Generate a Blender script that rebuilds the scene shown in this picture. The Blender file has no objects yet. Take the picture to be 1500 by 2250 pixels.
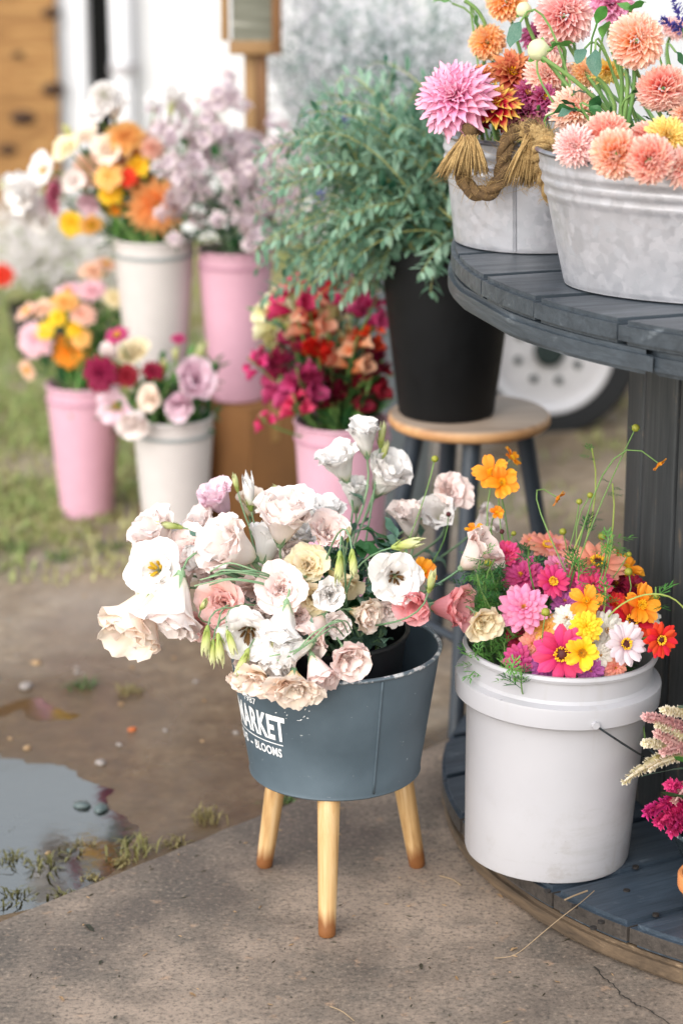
import bpy, bmesh, math, random
import numpy as np
from mathutils import Vector, Matrix, Quaternion, noise as mnoise

# ------------------------------------------------------------------ camera, sky, sun, exposure
scn = bpy.context.scene
COL = scn.collection
PITCH, CAM_H, FPX = math.radians(17), 1.655, 5312.0
cam_d = bpy.data.cameras.new("camera")
cam = bpy.data.objects.new("camera", cam_d)
COL.objects.link(cam)
cam.location = (0, 0, CAM_H)
cam.rotation_euler = (math.radians(90) - PITCH, 0, 0)
cam_d.sensor_fit = 'HORIZONTAL'
cam_d.sensor_width = 24.0
cam_d.lens = 85.0
cam_d.clip_start, cam_d.clip_end = 0.05, 500
cam_d.dof.use_dof = True
cam_d.dof.focus_distance = 3.50
cam_d.dof.aperture_fstop = 2.4
scn.camera = cam

SUN_EL, SUN_AZ = math.radians(34), math.radians(-148)      # azimuth measured from +Y towards +X: behind the viewer and to the left
world = bpy.data.worlds.new("World")
scn.world = world
world.use_nodes = True
wn, wl = world.node_tree.nodes, world.node_tree.links
bg = wn["Background"]
sky = wn.new("ShaderNodeTexSky")
sky.sky_type = 'NISHITA'
sky.sun_disc = False
sky.sun_elevation = SUN_EL
sky.sun_rotation = SUN_AZ
sky.air_density, sky.dust_density, sky.ozone_density = 2.0, 1.2, 1.0
hs = wn.new("ShaderNodeHueSaturation")                       # an overcast sky is nearly colourless all over
hs.inputs["Saturation"].default_value = 0.34
wl.new(sky.outputs[0], hs.inputs["Color"])
wl.new(hs.outputs[0], bg.inputs["Color"])
bg.inputs["Strength"].default_value = 0.15
sun_d = bpy.data.lights.new("sun", 'SUN')
sun_d.energy, sun_d.angle, sun_d.color = 1.15, math.radians(60), (1.0, 0.975, 0.95)
sun = bpy.data.objects.new("sun", sun_d)
COL.objects.link(sun)
sun_dir = Vector((math.sin(SUN_AZ) * math.cos(SUN_EL), math.cos(SUN_AZ) * math.cos(SUN_EL), math.sin(SUN_EL)))
sun.rotation_euler = sun_dir.to_track_quat('Z', 'Y').to_euler()
sun.location = sun_dir * 20
scn.view_settings.view_transform = 'Standard'
scn.view_settings.look = 'None'
scn.view_settings.gamma = 1.0
scn.view_settings.exposure = 1.07
scn.view_settings.use_curve_mapping = False
scn.render.engine = 'CYCLES'
scn.cycles.use_denoising = True
scn.cycles.max_bounces = 10
scn.cycles.diffuse_bounces = 7
scn.cycles.transparent_max_bounces = 8
scn.render.film_transparent = False

# ------------------------------------------------------------------ measuring: where a sight line meets a plane of known height or distance
CP, SP = math.cos(PITCH), math.sin(PITCH)
def sight(x, y):
    u, v = (x - 750) / FPX, (y - 1125) / FPX
    return Vector((u, CP - v * SP, -SP - v * CP))
def G(x, y, z=0.0):
    d = sight(x, y)
    return Vector((0, 0, CAM_H)) + d * ((z - CAM_H) / d.z)
def P(x, y, Y):
    d = sight(x, y)
    return Vector((0, 0, CAM_H)) + d * (Y / d.y)
def mpp(p):                                                  # metres per photograph pixel at a point
    return (p.y * CP - (p.z - CAM_H) * SP) / FPX

def lin(h):
    h = h.lstrip('#')
    return tuple(((c / 12.92) if c <= 0.04045 else ((c + 0.055) / 1.055) ** 2.4) for c in (int(h[i:i + 2], 16) / 255 for i in (0, 2, 4)))
def c4(c):
    if isinstance(c, str): c = lin(c)
    return (c[0], c[1], c[2], 1.0)

# ------------------------------------------------------------------ materials
MATS = {}
class NT:
    def __init__(s, name):
        s.m = bpy.data.materials.new(name); s.m.use_nodes = True
        s.n, s.l = s.m.node_tree.nodes, s.m.node_tree.links
        s.b = s.n["Principled BSDF"]; s.out = s.n["Material Output"]
    def new(s, t, **k):
        x = s.n.new(t)
        for a, b in k.items(): setattr(x, a, b)
        return x
    def link(s, a, b): s.l.new(a, b)
    def coord(s, kind="Object", scale=(1, 1, 1)):
        tc = s.new("ShaderNodeTexCoord"); mp = s.new("ShaderNodeMapping")
        mp.inputs["Scale"].default_value = scale
        s.link(tc.outputs[kind], mp.inputs[0]); return mp.outputs[0]
    def noise(s, vec, scale, detail=4, rough=0.55, dist=0.0):
        x = s.new("ShaderNodeTexNoise")
        x.inputs["Scale"].default_value = scale; x.inputs["Detail"].default_value = detail
        x.inputs["Roughness"].default_value = rough; x.inputs["Distortion"].default_value = dist
        s.link(vec, x.inputs["Vector"]); return x.outputs["Fac"]
    def ramp(s, fac, stops):
        x = s.new("ShaderNodeValToRGB"); e = x.color_ramp.elements
        while len(e) < len(stops): e.new(0.5)
        for i, (p, c) in enumerate(stops):
            e[i].position = p; e[i].color = c4(c) if not isinstance(c, (int, float)) else (c, c, c, 1)
        s.link(fac, x.inputs[0]); return x.outputs[0]
    def mix(s, fac, a, b, blend='MIX'):
        x = s.new("ShaderNodeMix", data_type='RGBA', blend_type=blend)
        for i, v in ((0, fac), (6, a), (7, b)):
            if isinstance(v, (int, float)): x.inputs[i].default_value = v
            elif isinstance(v, (tuple, str)): x.inputs[i].default_value = c4(v)
            else: s.link(v, x.inputs[i])
        return x.outputs[2]
    def math(s, op, a, b=None):
        x = s.new("ShaderNodeMath", operation=op)
        for i, v in ((0, a), (1, b)):
            if v is None: continue
            if isinstance(v, (int, float)): x.inputs[i].default_value = v
            else: s.link(v, x.inputs[i])
        return x.outputs[0]
    def bump(s, h, strength=0.3, dist=0.01, nrm=None):
        x = s.new("ShaderNodeBump"); x.inputs["Strength"].default_value = strength; x.inputs["Distance"].default_value = dist
        s.link(h, x.inputs["Height"])
        if nrm: s.link(nrm, x.inputs["Normal"])
        s.link(x.outputs[0], s.b.inputs["Normal"]); return x.outputs[0]
    def col(s, c):
        if isinstance(c, (tuple, str)): s.b.inputs["Base Color"].default_value = c4(c)
        else: s.link(c, s.b.inputs["Base Color"])
    def set(s, **k):
        for a, v in k.items():
            i = s.b.inputs[a.replace("_", " ")]
            if isinstance(v, (int, float, tuple)): i.default_value = v
            else: s.link(v, i)

def plain(name, c, rough=0.6, metal=0.0, var=0.12, scale=30, bump=0.05, spec=0.5):
    """a paint or plastic with slight mottling and fine relief"""
    if name in MATS: return MATS[name]
    t = NT(name); v = t.coord()
    n = t.noise(v, scale, 5)
    c = lin(c) if isinstance(c, str) else c
    lo, hi = tuple(x * (1 - var) for x in c), tuple(min(1, x * (1 + var)) for x in c)
    t.col(t.ramp(n, [(0.3, lo), (0.7, hi)]))
    r = t.ramp(n, [(0.3, max(0, rough - 0.06)), (0.7, min(1, rough + 0.06))])
    t.set(Roughness=r, Metallic=metal); t.b.inputs["Specular IOR Level"].default_value = spec
    if bump: t.bump(t.noise(v, scale * 6, 3), bump, 0.002)
    MATS[name] = t.m; return t.m

def petal_mat(name, base, mid, tip, trans=0.35, pm=0.35, vein=0.10, rough=0.6):
    if name in MATS: return MATS[name]
    t = NT(name)
    at = t.new("ShaderNodeAttribute", attribute_name="t"); asd = t.new("ShaderNodeAttribute", attribute_name="s")
    oi = t.new("ShaderNodeObjectInfo")
    cmb = t.new("ShaderNodeCombineXYZ")
    t.link(t.math('MULTIPLY', asd.outputs["Fac"], 9.0), cmb.inputs[0]); t.link(t.math('MULTIPLY', at.outputs["Fac"], 1.6), cmb.inputs[1])
    t.link(t.math('MULTIPLY', oi.outputs["Random"], 37.0), cmb.inputs[2])
    vn = t.noise(cmb.outputs[0], 1.0, 3)
    tt = t.math('ADD', at.outputs["Fac"], t.math('MULTIPLY', t.math('SUBTRACT', vn, 0.5), 0.35))
    colr = t.ramp(tt, [(0.06, base), (pm, mid), (0.9, tip)])
    hs = t.new("ShaderNodeHueSaturation"); t.link(colr, hs.inputs["Color"])
    t.link(t.math('ADD', 1 - vein, t.math('MULTIPLY', vn, 2 * vein * 0.9)), hs.inputs["Value"])
    t.link(t.math('ADD', 0.488, t.math('MULTIPLY', oi.outputs["Random"], 0.024)), hs.inputs["Hue"])
    c = hs.outputs[0]
    t.col(c); t.set(Roughness=rough); t.b.inputs["Specular IOR Level"].default_value = 0.25
    t.bump(vn, 0.25, 0.002)
    tr = t.new("ShaderNodeBsdfTranslucent"); t.link(c, tr.inputs[0])
    mx = t.new("ShaderNodeMixShader"); mx.inputs[0].default_value = trans
    t.link(t.b.outputs[0], mx.inputs[1]); t.link(tr.outputs[0], mx.inputs[2]); t.link(mx.outputs[0], t.out.inputs[0])
    MATS[name] = t.m; return t.m

def leaf_mat(name, a, b, trans=0.25, rough=0.5):
    if name in MATS: return MATS[name]
    t = NT(name)
    at = t.new("ShaderNodeAttribute", attribute_name="s"); oi = t.new("ShaderNodeObjectInfo"); v = t.coord()
    n = t.noise(v, 25, 4)
    f = t.math('ADD', t.math('MULTIPLY', n, 0.7), t.math('MULTIPLY', oi.outputs["Random"], 0.35))
    c = t.ramp(f, [(0.25, a), (0.75, b)])
    t.col(c); t.set(Roughness=rough); t.b.inputs["Specular IOR Level"].default_value = 0.4
    tr = t.new("ShaderNodeBsdfTranslucent"); t.link(c, tr.inputs[0])
    mx = t.new("ShaderNodeMixShader"); mx.inputs[0].default_value = trans
    t.link(t.b.outputs[0], mx.inputs[1]); t.link(tr.outputs[0], mx.inputs[2]); t.link(mx.outputs[0], t.out.inputs[0])
    MATS[name] = t.m; return t.m

def wood_mat(name, dark, light, rough=0.6, grain=1.0, knots=False, worn=None, bump=0.5):
    """grain along the piece's own X"""
    if name in MATS: return MATS[name]
    t = NT(name)
    tc = t.new("ShaderNodeTexCoord"); oi = t.new("ShaderNodeObjectInfo")
    ad = t.new("ShaderNodeVectorMath", operation='ADD'); sc = t.new("ShaderNodeVectorMath", operation='SCALE')
    t.link(oi.outputs["Location"], sc.inputs[0]); sc.inputs[3].default_value = 7.3
    t.link(tc.outputs["Object"], ad.inputs[0]); t.link(sc.outputs[0], ad.inputs[1])
    mp = t.new("ShaderNodeMapping"); mp.inputs["Scale"].default_value = (2.2 * grain, 28 * grain, 28 * grain); t.link(ad.outputs[0], mp.inputs[0])
    n1 = t.noise(mp.outputs[0], 1.6, 6, 0.6, 0.6); n2 = t.noise(mp.outputs[0], 7.0, 4, 0.6)
    f = t.math('ADD', t.math('MULTIPLY', n1, 0.7), t.math('MULTIPLY', n2, 0.3))
    c = t.ramp(f, [(0.3, dark), (0.68, light)])
    big = t.noise(ad.outputs[0], 6, 3)
    c = t.mix(t.ramp(big, [(0.35, 0.0), (0.7, 0.35)]), c, tuple(0.55 * x for x in (lin(dark) if isinstance(dark, str) else dark)))
    if worn:
        wv = t.noise(ad.outputs[0], 14, 6, 0.7)
        c = t.mix(t.ramp(t.math('MULTIPLY', wv, n1), [(0.33, 0.0), (0.42, 0.65)]), c, worn)
    t.col(c); t.set(Roughness=t.ramp(f, [(0.3, min(1, rough + 0.1)), (0.7, rough - 0.1)]))
    t.bump(f, bump, 0.003)
    MATS[name] = t.m; return t.m

# ------------------------------------------------------------------ mesh helpers
def mesh_from(name, verts, faces, t=None, s=None, smooth=True, sharp=None):
    me = bpy.data.meshes.new(name)
    me.from_pydata([tuple(v) for v in verts], [], faces)
    if smooth and len(me.polygons): me.polygons.foreach_set("use_smooth", [True] * len(me.polygons))
    for nm, a in (("t", t), ("s", s)):
        if a is not None:
            at = me.attributes.new(nm, 'FLOAT', 'POINT'); at.data.foreach_set("value", [float(x) for x in a])
    if sharp is not None: me.set_sharp_from_angle(angle=math.radians(sharp))
    me.update(); return me
def add(name, me, mat=None, parent=None, basis=None, world_of=None, kind=None):
    """link a mesh as one object; world_of: the parent's matrix when the mesh is written in world coordinates"""
    o = bpy.data.objects.new(name, me); COL.objects.link(o)
    if mat is not None:
        if not me.materials: me.materials.append(mat)
        elif me.materials[0] is not mat:
            o.material_slots[0].link = 'OBJECT'; o.material_slots[0].material = mat
    if parent is not None:
        o.parent = parent
        if world_of is not None: o.matrix_parent_inverse = world_of.inverted()
    if basis is not None: o.matrix_basis = basis
    if kind: o["kind"] = kind
    return o
def tag(o, label=None, cat=None, group=None, kind=None):
    if label: o["label"] = label
    if cat: o["category"] = cat
    if group: o["group"] = group
    if kind: o["kind"] = kind
    return o
def empty(name, M, label=None, cat=None, group=None):
    o = bpy.data.objects.new(name, None); COL.objects.link(o)
    o.empty_display_size = 0.02; o.matrix_basis = M
    return tag(o, label, cat, group)
def T(v): return Matrix.Translation(Vector(v))
def RZ(a): return Matrix.Rotation(a, 4, 'Z')
def RX(a): return Matrix.Rotation(a, 4, 'X')
def RY(a): return Matrix.Rotation(a, 4, 'Y')
def SC(s):
    if isinstance(s, (int, float)): s = (s, s, s)
    return Matrix.Diagonal((s[0], s[1], s[2], 1))
def face_to(d, spin=0.0):
    return Vector(d).normalized().to_track_quat('Z', 'Y').to_matrix().to_4x4() @ RZ(spin)

class MB:
    def __init__(s): s.v, s.f, s.t, s.s = [], [], [], []
    def put(s, verts, faces, t=None, ss=None):
        k = len(s.v); s.v += [Vector(v) for v in verts]; s.f += [tuple(i + k for i in f) for f in faces]
        s.t += list(t) if t is not None else [0.5] * len(verts); s.s += list(ss) if ss is not None else [0.0] * len(verts)
    def tube(s, pts, rad, n=6, caps=True):
        pts = [Vector(p) for p in pts]; m = len(pts)
        if isinstance(rad, (int, float)): rad = [rad] * m
        d = (pts[1] - pts[0]).normalized()
        a = d.orthogonal().normalized(); vs, fs, ts = [], [], []
        for i, p in enumerate(pts):
            dn = (pts[min(i + 1, m - 1)] - pts[max(i - 1, 0)])
            dn = dn.normalized() if dn.length > 1e-9 else d
            q = d.rotation_difference(dn); a = (q @ a); a = (a - dn * a.dot(dn)).normalized(); d = dn
            b = d.cross(a)
            for k in range(n):
                th = 2 * math.pi * k / n
                vs.append(p + (a * math.cos(th) + b * math.sin(th)) * rad[i]); ts.append(i / (m - 1))
        for i in range(m - 1):
            for k in range(n):
                k2 = (k + 1) % n
                fs.append((i * n + k, i * n + k2, (i + 1) * n + k2, (i + 1) * n + k))
        if caps: fs += [tuple(range(n - 1, -1, -1)), tuple((m - 1) * n + k for k in range(n))]
        s.put(vs, fs, ts)
    def box(s, lo, hi, M=None):
        x0, y0, z0 = lo; x1, y1, z1 = hi
        vs = [Vector(c) for c in ((x0, y0, z0), (x1, y0, z0), (x1, y1, z0), (x0, y1, z0), (x0, y0, z1), (x1, y0, z1), (x1, y1, z1), (x0, y1, z1))]
        if M is not None: vs = [M @ v for v in vs]
        s.put(vs, [(3, 2, 1, 0), (4, 5, 6, 7), (0, 1, 5, 4), (1, 2, 6, 5), (2, 3, 7, 6), (3, 0, 4, 7)])
    def lathe(s, prof, n=48, sx=1.0, sy=1.0):
        vs, fs, ts = [], [], []
        m = len(prof)
        for i, (r, z) in enumerate(prof):
            for k in range(n):
                th = 2 * math.pi * k / n
                vs.append((r * math.cos(th) * sx, r * math.sin(th) * sy, z)); ts.append(i / max(1, m - 1))
        for i in range(m - 1):
            for k in range(n):
                k2 = (k + 1) % n
                fs.append((i * n + k, i * n + k2, (i + 1) * n + k2, (i + 1) * n + k))
        s.put(vs, fs, ts)
    def mesh(s, name, smooth=True, sharp=None): return mesh_from(name, s.v, s.f, s.t, s.s, smooth, sharp)
def lathe(name, prof, n=64, sharp=35, sx=1.0, sy=1.0):
    b = MB(); b.lathe(prof, n, sx, sy); return b.mesh(name, True, sharp)
def tube_mesh(name, pts, rad, n=6):
    b = MB(); b.tube(pts, rad, n); return b.mesh(name, True, 60)
def bez(p0, p1, p2, p3, n=12):
    o = []
    for i in range(n + 1):
        t = i / n; u = 1 - t
        o.append(p0 * (u ** 3) + p1 * (3 * u * u * t) + p2 * (3 * u * t * t) + p3 * (t ** 3))
    return o
def bevel_box(name, lo, hi, w=0.004, seg=2, mat=None):
    bm = bmesh.new(); b = MB(); b.box(lo, hi)
    vs = [bm.verts.new(v) for v in b.v]
    for f in b.f: bm.faces.new([vs[i] for i in f])
    bmesh.ops.bevel(bm, geom=list(bm.edges), offset=w, segments=seg, affect='EDGES', profile=0.5)
    me = bpy.data.meshes.new(name); bm.to_mesh(me); bm.free()
    me.polygons.foreach_set("use_smooth", [True] * len(me.polygons)); me.set_sharp_from_angle(angle=math.radians(50))
    return me
R = random.Random(7)
# ------------------------------------------------------------------ the ground: dirt sheet with a shallow basin, puddle, concrete slab
SL0, SLK = Vector((-0.515, 3.31, 0)), 1.017                 # slab edge: y = 3.31 + 1.017 (x + 0.515)
def slab_dist(x, y): return ((y - 3.31) - SLK * (x + 0.515)) / 1.4263
WATER = -0.016
def sstep(a, b, x):
    t = min(1, max(0, (x - a) / (b - a))); return t * t * (3 - 2 * t)
def ground_z(x, y):
    n = mnoise.noise((x * 3.1, y * 3.1, 0.3)) * 0.010 + mnoise.noise((x * 11, y * 11, 4.0)) * 0.004 + mnoise.noise((x * 31, y * 31, 9.0)) * 0.002
    d = slab_dist(x, y)
    u = ((x + 0.60) + (y - 3.74)) / 1.414; w = (-(x + 0.60) + (y - 3.74)) / 1.414
    q2 = (u / 0.78) ** 2 + ((w - 0.04) / 0.44) ** 2                  # broad soaked hollow
    q1 = ((x + 0.74 + n * 6) / 0.40) ** 2 + ((y - 3.66 + n * 4) / 0.36) ** 2     # deeper pool
    b = 1 - sstep(0.55, 1.25, q2)
    z = (-0.002 + n) * (1 - b) + (WATER + 0.0006 + 0.007 * sstep(-0.50, -0.24, x) + n * 0.42) * b - 0.016 * (1 - sstep(0.55, 1.15, q1))
    if d < 0.05: z = min(z, -0.012 + n * 0.4)
    if d < -0.02: z = -0.06
    return z
def build_ground():
    def axis(lo, hi, fine, far):
        a = list(np.arange(lo, hi + 1e-6, fine)); st = fine
        while a[-1] < far: st *= 1.5; a.append(a[-1] + st)
        st = fine
        while a[0] > -far: st *= 1.5; a.insert(0, a[0] - st)
        return a
    xs, ys = axis(-1.7, 1.5, 0.025, 180), axis(2.6, 7.0, 0.025, 260)
    vs, wet = [], []
    for y in ys:
        for x in xs:
            z = ground_z(x, y) if (-3 < x < 3 and 2 < y < 10) else -0.03
            vs.append((x, y, z)); wet.append(1 - sstep(WATER + 0.002, 0.013, z) if (-2.5 < x < 2 and y < 6.5) else 0.15)
    nx = len(xs)
    fs = [(j * nx + i, j * nx + i + 1, (j + 1) * nx + i + 1, (j + 1) * nx + i) for j in range(len(ys) - 1) for i in range(nx - 1)]
    me = mesh_from("ground", vs, fs, wet)
    t = NT("wet_dirt"); v = t.coord()
    at = t.new("ShaderNodeAttribute", attribute_name="t")
    n1, n2, n3 = t.noise(v, 2.6, 6, 0.6), t.noise(v, 19, 7, 0.75), t.noise(v, 60, 5, 0.75)
    c = t.ramp(n2, [(0.3, '#786650'), (0.5, '#a08d76'), (0.70, '#c8b8a0')])
    c = t.mix(t.ramp(n1, [(0.4, 0.0), (0.62, 0.7)]), c, '#a39a91')
    c = t.mix(t.ramp(n3, [(0.55, 0.0), (0.72, 0.55)]), c, '#c9ad93')
    c = t.mix(t.ramp(n3, [(0.3, 0.5), (0.42, 0.0)]), c, '#3d3228')
    c = t.mix(t.math('MULTIPLY', at.outputs["Fac"], 0.9), c, '#75603e', 'MULTIPLY')
    t.col(c)
    t.set(Roughness=t.ramp(t.math('ADD', t.math('MULTIPLY', at.outputs["Fac"], 0.55), t.math('MULTIPLY', n1, 0.45)), [(0.2, 0.85), (0.75, 0.22)]))
    t.bump(t.math('ADD', t.math('MULTIPLY', n2, 0.6), t.math('MULTIPLY', n3, 0.5)), 0.5, 0.008)
    tag(add("ground", me, t.m), "wet brown dirt ground with thin grass beyond the slab", None, None, "structure")
build_ground()

def build_puddle():
    t = NT("puddle_water"); v = t.coord()
    t.col((0.9, 0.88, 0.84)); t.set(Roughness=0.02, Transmission_Weight=1.0, IOR=1.33)
    t.bump(t.noise(v, 22, 3), 0.10, 0.003)
    tr = t.new("ShaderNodeBsdfTransparent"); tr.inputs[0].default_value = (0.78, 0.70, 0.58, 1)
    gl = t.new("ShaderNodeBsdfGlossy"); gl.inputs["Roughness"].default_value = 0.07
    fr = t.new("ShaderNodeFresnel"); fr.inputs["IOR"].default_value = 3.3
    bn = [n for n in t.n if n.type == 'BUMP'][0]
    t.link(bn.outputs[0], gl.inputs["Normal"]); t.link(bn.outputs[0], fr.inputs["Normal"])
    mx = t.new("ShaderNodeMixShader"); t.link(fr.outputs[0], mx.inputs[0]); t.link(tr.outputs[0], mx.inputs[1]); t.link(gl.outputs[0], mx.inputs[2])
    t.link(mx.outputs[0], t.out.inputs[0])
    vs, fs = [], []
    n = 40
    vs.append((-0.62, 3.72, WATER))
    for k in range(n):
        a = 2 * math.pi * k / n; u, w = math.cos(a) * 0.98, math.sin(a) * 0.62
        vs.append((-0.62 + (u - w) / 1.414, 3.72 + (u + w) / 1.414, WATER))
    fs = [(0, k + 1, (k + 1) % n + 1) for k in range(n)]
    # keep the sheet off the slab
    vs = [v if slab_dist(v[0], v[1]) > -0.01 else (v[0] - 0.713 * (-slab_dist(v[0], v[1]) - 0.01) * 1.0, v[1] + 0.701 * (-slab_dist(v[0], v[1]) - 0.01), v[2]) for v in vs]
    tag(add("puddle", mesh_from("puddle", vs, fs, smooth=False), t.m), "shallow puddle mirroring a pale sky beside the concrete slab", None, None, "structure")
build_puddle()

def build_slab():
    t = NT("slab_concrete"); v = t.coord()
    n1, n2, n3 = t.noise(v, 2.3, 6, 0.65), t.noise(v, 11, 7, 0.7), t.noise(v, 130, 4, 0.75)
    n4 = t.noise(v, 26, 5, 0.6)
    c = t.ramp(n1, [(0.40, '#5b5149'), (0.5, '#7b6d61'), (0.60, '#998778')])
    c = t.mix(t.ramp(n2, [(0.48, 0.0), (0.66, 0.65)]), c, '#5a534c')
    c = t.mix(t.ramp(n4, [(0.62, 0.0), (0.70, 0.6)]), c, '#a98a70')
    c = t.mix(t.ramp(n4, [(0.25, 0.55), (0.33, 0.0)]), c, '#463f38')
    c = t.mix(t.ramp(n3, [(0.32, 0.85), (0.5, 0.0)]), c, '#352f2a')
    c = t.mix(t.ramp(n3, [(0.56, 0.0), (0.70, 0.6)]), c, '#b09c88')
    t.col(c)
    t.set(Roughness=t.ramp(t.math('ADD', t.math('MULTIPLY', n1, 0.6), t.math('MULTIPLY', n2, 0.4)), [(0.35, 0.48), (0.6, 0.82)]))
    t.bump(t.math('ADD', t.math('MULTIPLY', n3, 0.8), t.math('MULTIPLY', n2, 0.6)), 0.35, 0.003)
    # polygon right of the edge line, edge a little ragged
    bm = bmesh.new(); edge = []
    for i in range(161):
        x = -2.5 + 5.2 * i / 160; y = 3.31 + SLK * (x + 0.515)
        j = mnoise.noise((x * 9, 0, 1)) * 0.010 + mnoise.noise((x * 40, 0, 5)) * 0.004
        edge.append((x - 0.71 * j, y + 0.70 * j))
    poly = edge + [(4.5, 5.5), (4.5, 0.2), (-2.5, 0.2)]
    top = [bm.verts.new((x, y, 0)) for x, y in poly]; bot = [bm.verts.new((x, y, -0.12)) for x, y in poly]
    bm.faces.new(top[::-1]); n = len(poly)
    for k in range(n): bm.faces.new((top[k], top[(k + 1) % n], bot[(k + 1) % n], bot[k]))
    bmesh.ops.recalc_face_normals(bm, faces=bm.faces)
    eds = [e for e in bm.edges if e.verts[0].co.z == 0 and e.verts[1].co.z == 0 and all(abs(slab_dist(q.co.x, q.co.y)) < 0.03 for q in e.verts)]
    bmesh.ops.bevel(bm, geom=eds, offset=0.006, segments=2, affect='EDGES')
    me = bpy.data.meshes.new("slab"); bm.to_mesh(me); bm.free()
    slab = tag(add("concrete_pavement", me, t.m), "damp brown concrete slab under the planter", None, None, "structure")
    # crack in the slab
    pts = [G(x, y, 0) for x, y in ((1305, 2128), (1325, 2150), (1345, 2168), (1362, 2190), (1385, 2203), (1398, 2214), (1420, 2222), (1446, 2238), (1475, 2262), (1500, 2290))]
    fine = []
    for a, b in zip(pts, pts[1:]):
        for k in range(4):
            q = a.lerp(b, k / 4); fine.append(q + Vector((R.uniform(-1, 1), R.uniform(-1, 1), 0)) * 0.0025)
    vs, fs = [], []
    for i, q in enumerate(fine):
        w = 0.0006 + 0.0010 * R.random(); vs += [(q.x - w, q.y - w * 0.6, 0.0035), (q.x + w, q.y + w * 0.6, 0.0035)]
    fs = [(2 * i, 2 * i + 1, 2 * i + 3, 2 * i + 2) for i in range(len(fine) - 1)]
    add("crack", mesh_from("crack", vs, fs, smooth=False), plain("crack_dirt", '#2a2520', 0.9), slab)
build_slab()

# litter and small stones
def leaf_shape(w=0.36, rows=7, cols=5, fold=0.25, bend=0.3, seed=0, wave=0.0, pw=1.0):
    vs, fs, ts, ss = [], [], [], []
    rr = random.Random(seed); ph = rr.random() * 6
    for i in range(rows):
        t = i / (rows - 1); hw = w * 0.5 * (math.sin(math.pi * min(1, 0.03 + 0.97 * t ** pw)) ** 0.8)
        ang = -bend * t
        for j in range(cols):
            s = 2 * j / (cols - 1) - 1
            z = fold * abs(s) * hw + bend * (t * 0.55 - t * t * 0.75) + wave * math.sin(7 * t + ph) * abs(s) * hw
            vs.append((s * hw, t, z)); ts.append(t); ss.append(s)
    for i in range(rows - 1):
        for j in range(cols - 1):
            a = i * cols + j; fs.append((a, a + 1, a + cols + 1, a + cols))
    return vs, fs, ts, ss
def leaf_mesh(name, **k):
    v, f, t, s = leaf_shape(**k); return mesh_from(name, v, f, t, s)
LEAF_OVAL = [leaf_mesh("leaf_oval", w=0.5, seed=i, bend=0.25 + 0.2 * i, wave=0.5) for i in range(4)]
LEAF_LONG = [leaf_mesh("leaf_long", w=0.26, seed=i, bend=0.1 + 0.2 * i, wave=0.3) for i in range(4)]
M_LIT = leaf_mat("dark_litter", '#1e2a22', '#4a4334'); M_LITB = leaf_mat("tan_litter", '#8a6a48', '#c2a27c')
lit_spots = [(185, 2032, 40, M_LIT), (90, 2140, 10, M_LIT), (225, 2110, 22, M_LIT), (325, 2095, 18, M_LITB), (430, 2190, 26, M_LITB), (690, 2140, 14, M_LIT), (520, 2130, 14, M_LIT),
             (600, 2210, 16, M_LITB), (130, 2190, 22, M_LITB), (925, 2130, 30, M_LIT), (1000, 2145, 20, M_LITB), (1090, 1965, 22, M_LITB), (1120, 2090, 26, M_LITB), (1230, 2160, 16, M_LITB), (250, 2240, 20, M_LIT), (840, 2230, 14, M_LIT)]
for x, y, px, m in lit_spots:
    p = G(x, y, 0.002); s = px * mpp(p)
    o = add("leaf_litter", LEAF_OVAL[R.randrange(4)], m, basis=T(p) @ RZ(R.uniform(0, 6.3)) @ SC((s * 0.6, s, s * 0.4)))
    tag(o, "dark green leaf scrap on the slab" if m is M_LIT else "tan flake of dry leaf on the slab", "leaf", "leaf scraps on the concrete")
M_STRAW = plain("dry_straw", '#8f7a60', 0.8)
def straw(name, pts, r, label):
    n = len(pts); q = []
    for a, b in zip(pts, pts[1:]):
        q += [a.lerp(b, k / 5) for k in range(5)]
    q.append(pts[-1])
    for _ in range(6): q = [q[0]] + [(q[i - 1] + 2 * q[i] + q[i + 1]) / 4 for i in range(1, len(q) - 1)] + [q[-1]]
    return tag(add(name, tube_mesh(name, q, r, 5), M_STRAW), label, "straw")
straw("grass_stalk", [G(1085, 2106, 0.004), G(1130, 2104, 0.006), G(1180, 2060, 0.05), G(1240, 2010, 0.084), G(1275, 1985, 0.086), G(1305, 1958, 0.084)], 0.0007, "thin dry stalk lying across the lower rim of the wooden spool")
straw("grass_stalk", [G(725, 2212, 0.003), G(752, 2222, 0.004), G(778, 2244, 0.003)], 0.0009, "short curved blade of dry grass on the slab")
straw("grass_stalk", [G(965, 1925, 0.003), G(995, 1932, 0.005), G(1012, 1946, 0.003)], 0.0011, "short pale twig on the slab by the planter's rear leg")
straw("grass_stalk", [G(1240, 1978, 0.082), G(1262, 1968, 0.084), G(1290, 1958, 0.082)], 0.0014, "tan chaff caught in a gap between spool boards")
M_STONE = plain("stone", '#8e8580', 0.55, var=0.25, scale=40, bump=0.3); M_STONE_D = plain("wet_stone", '#4e5a5a', 0.3, var=0.25, scale=40, bump=0.2)
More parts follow.
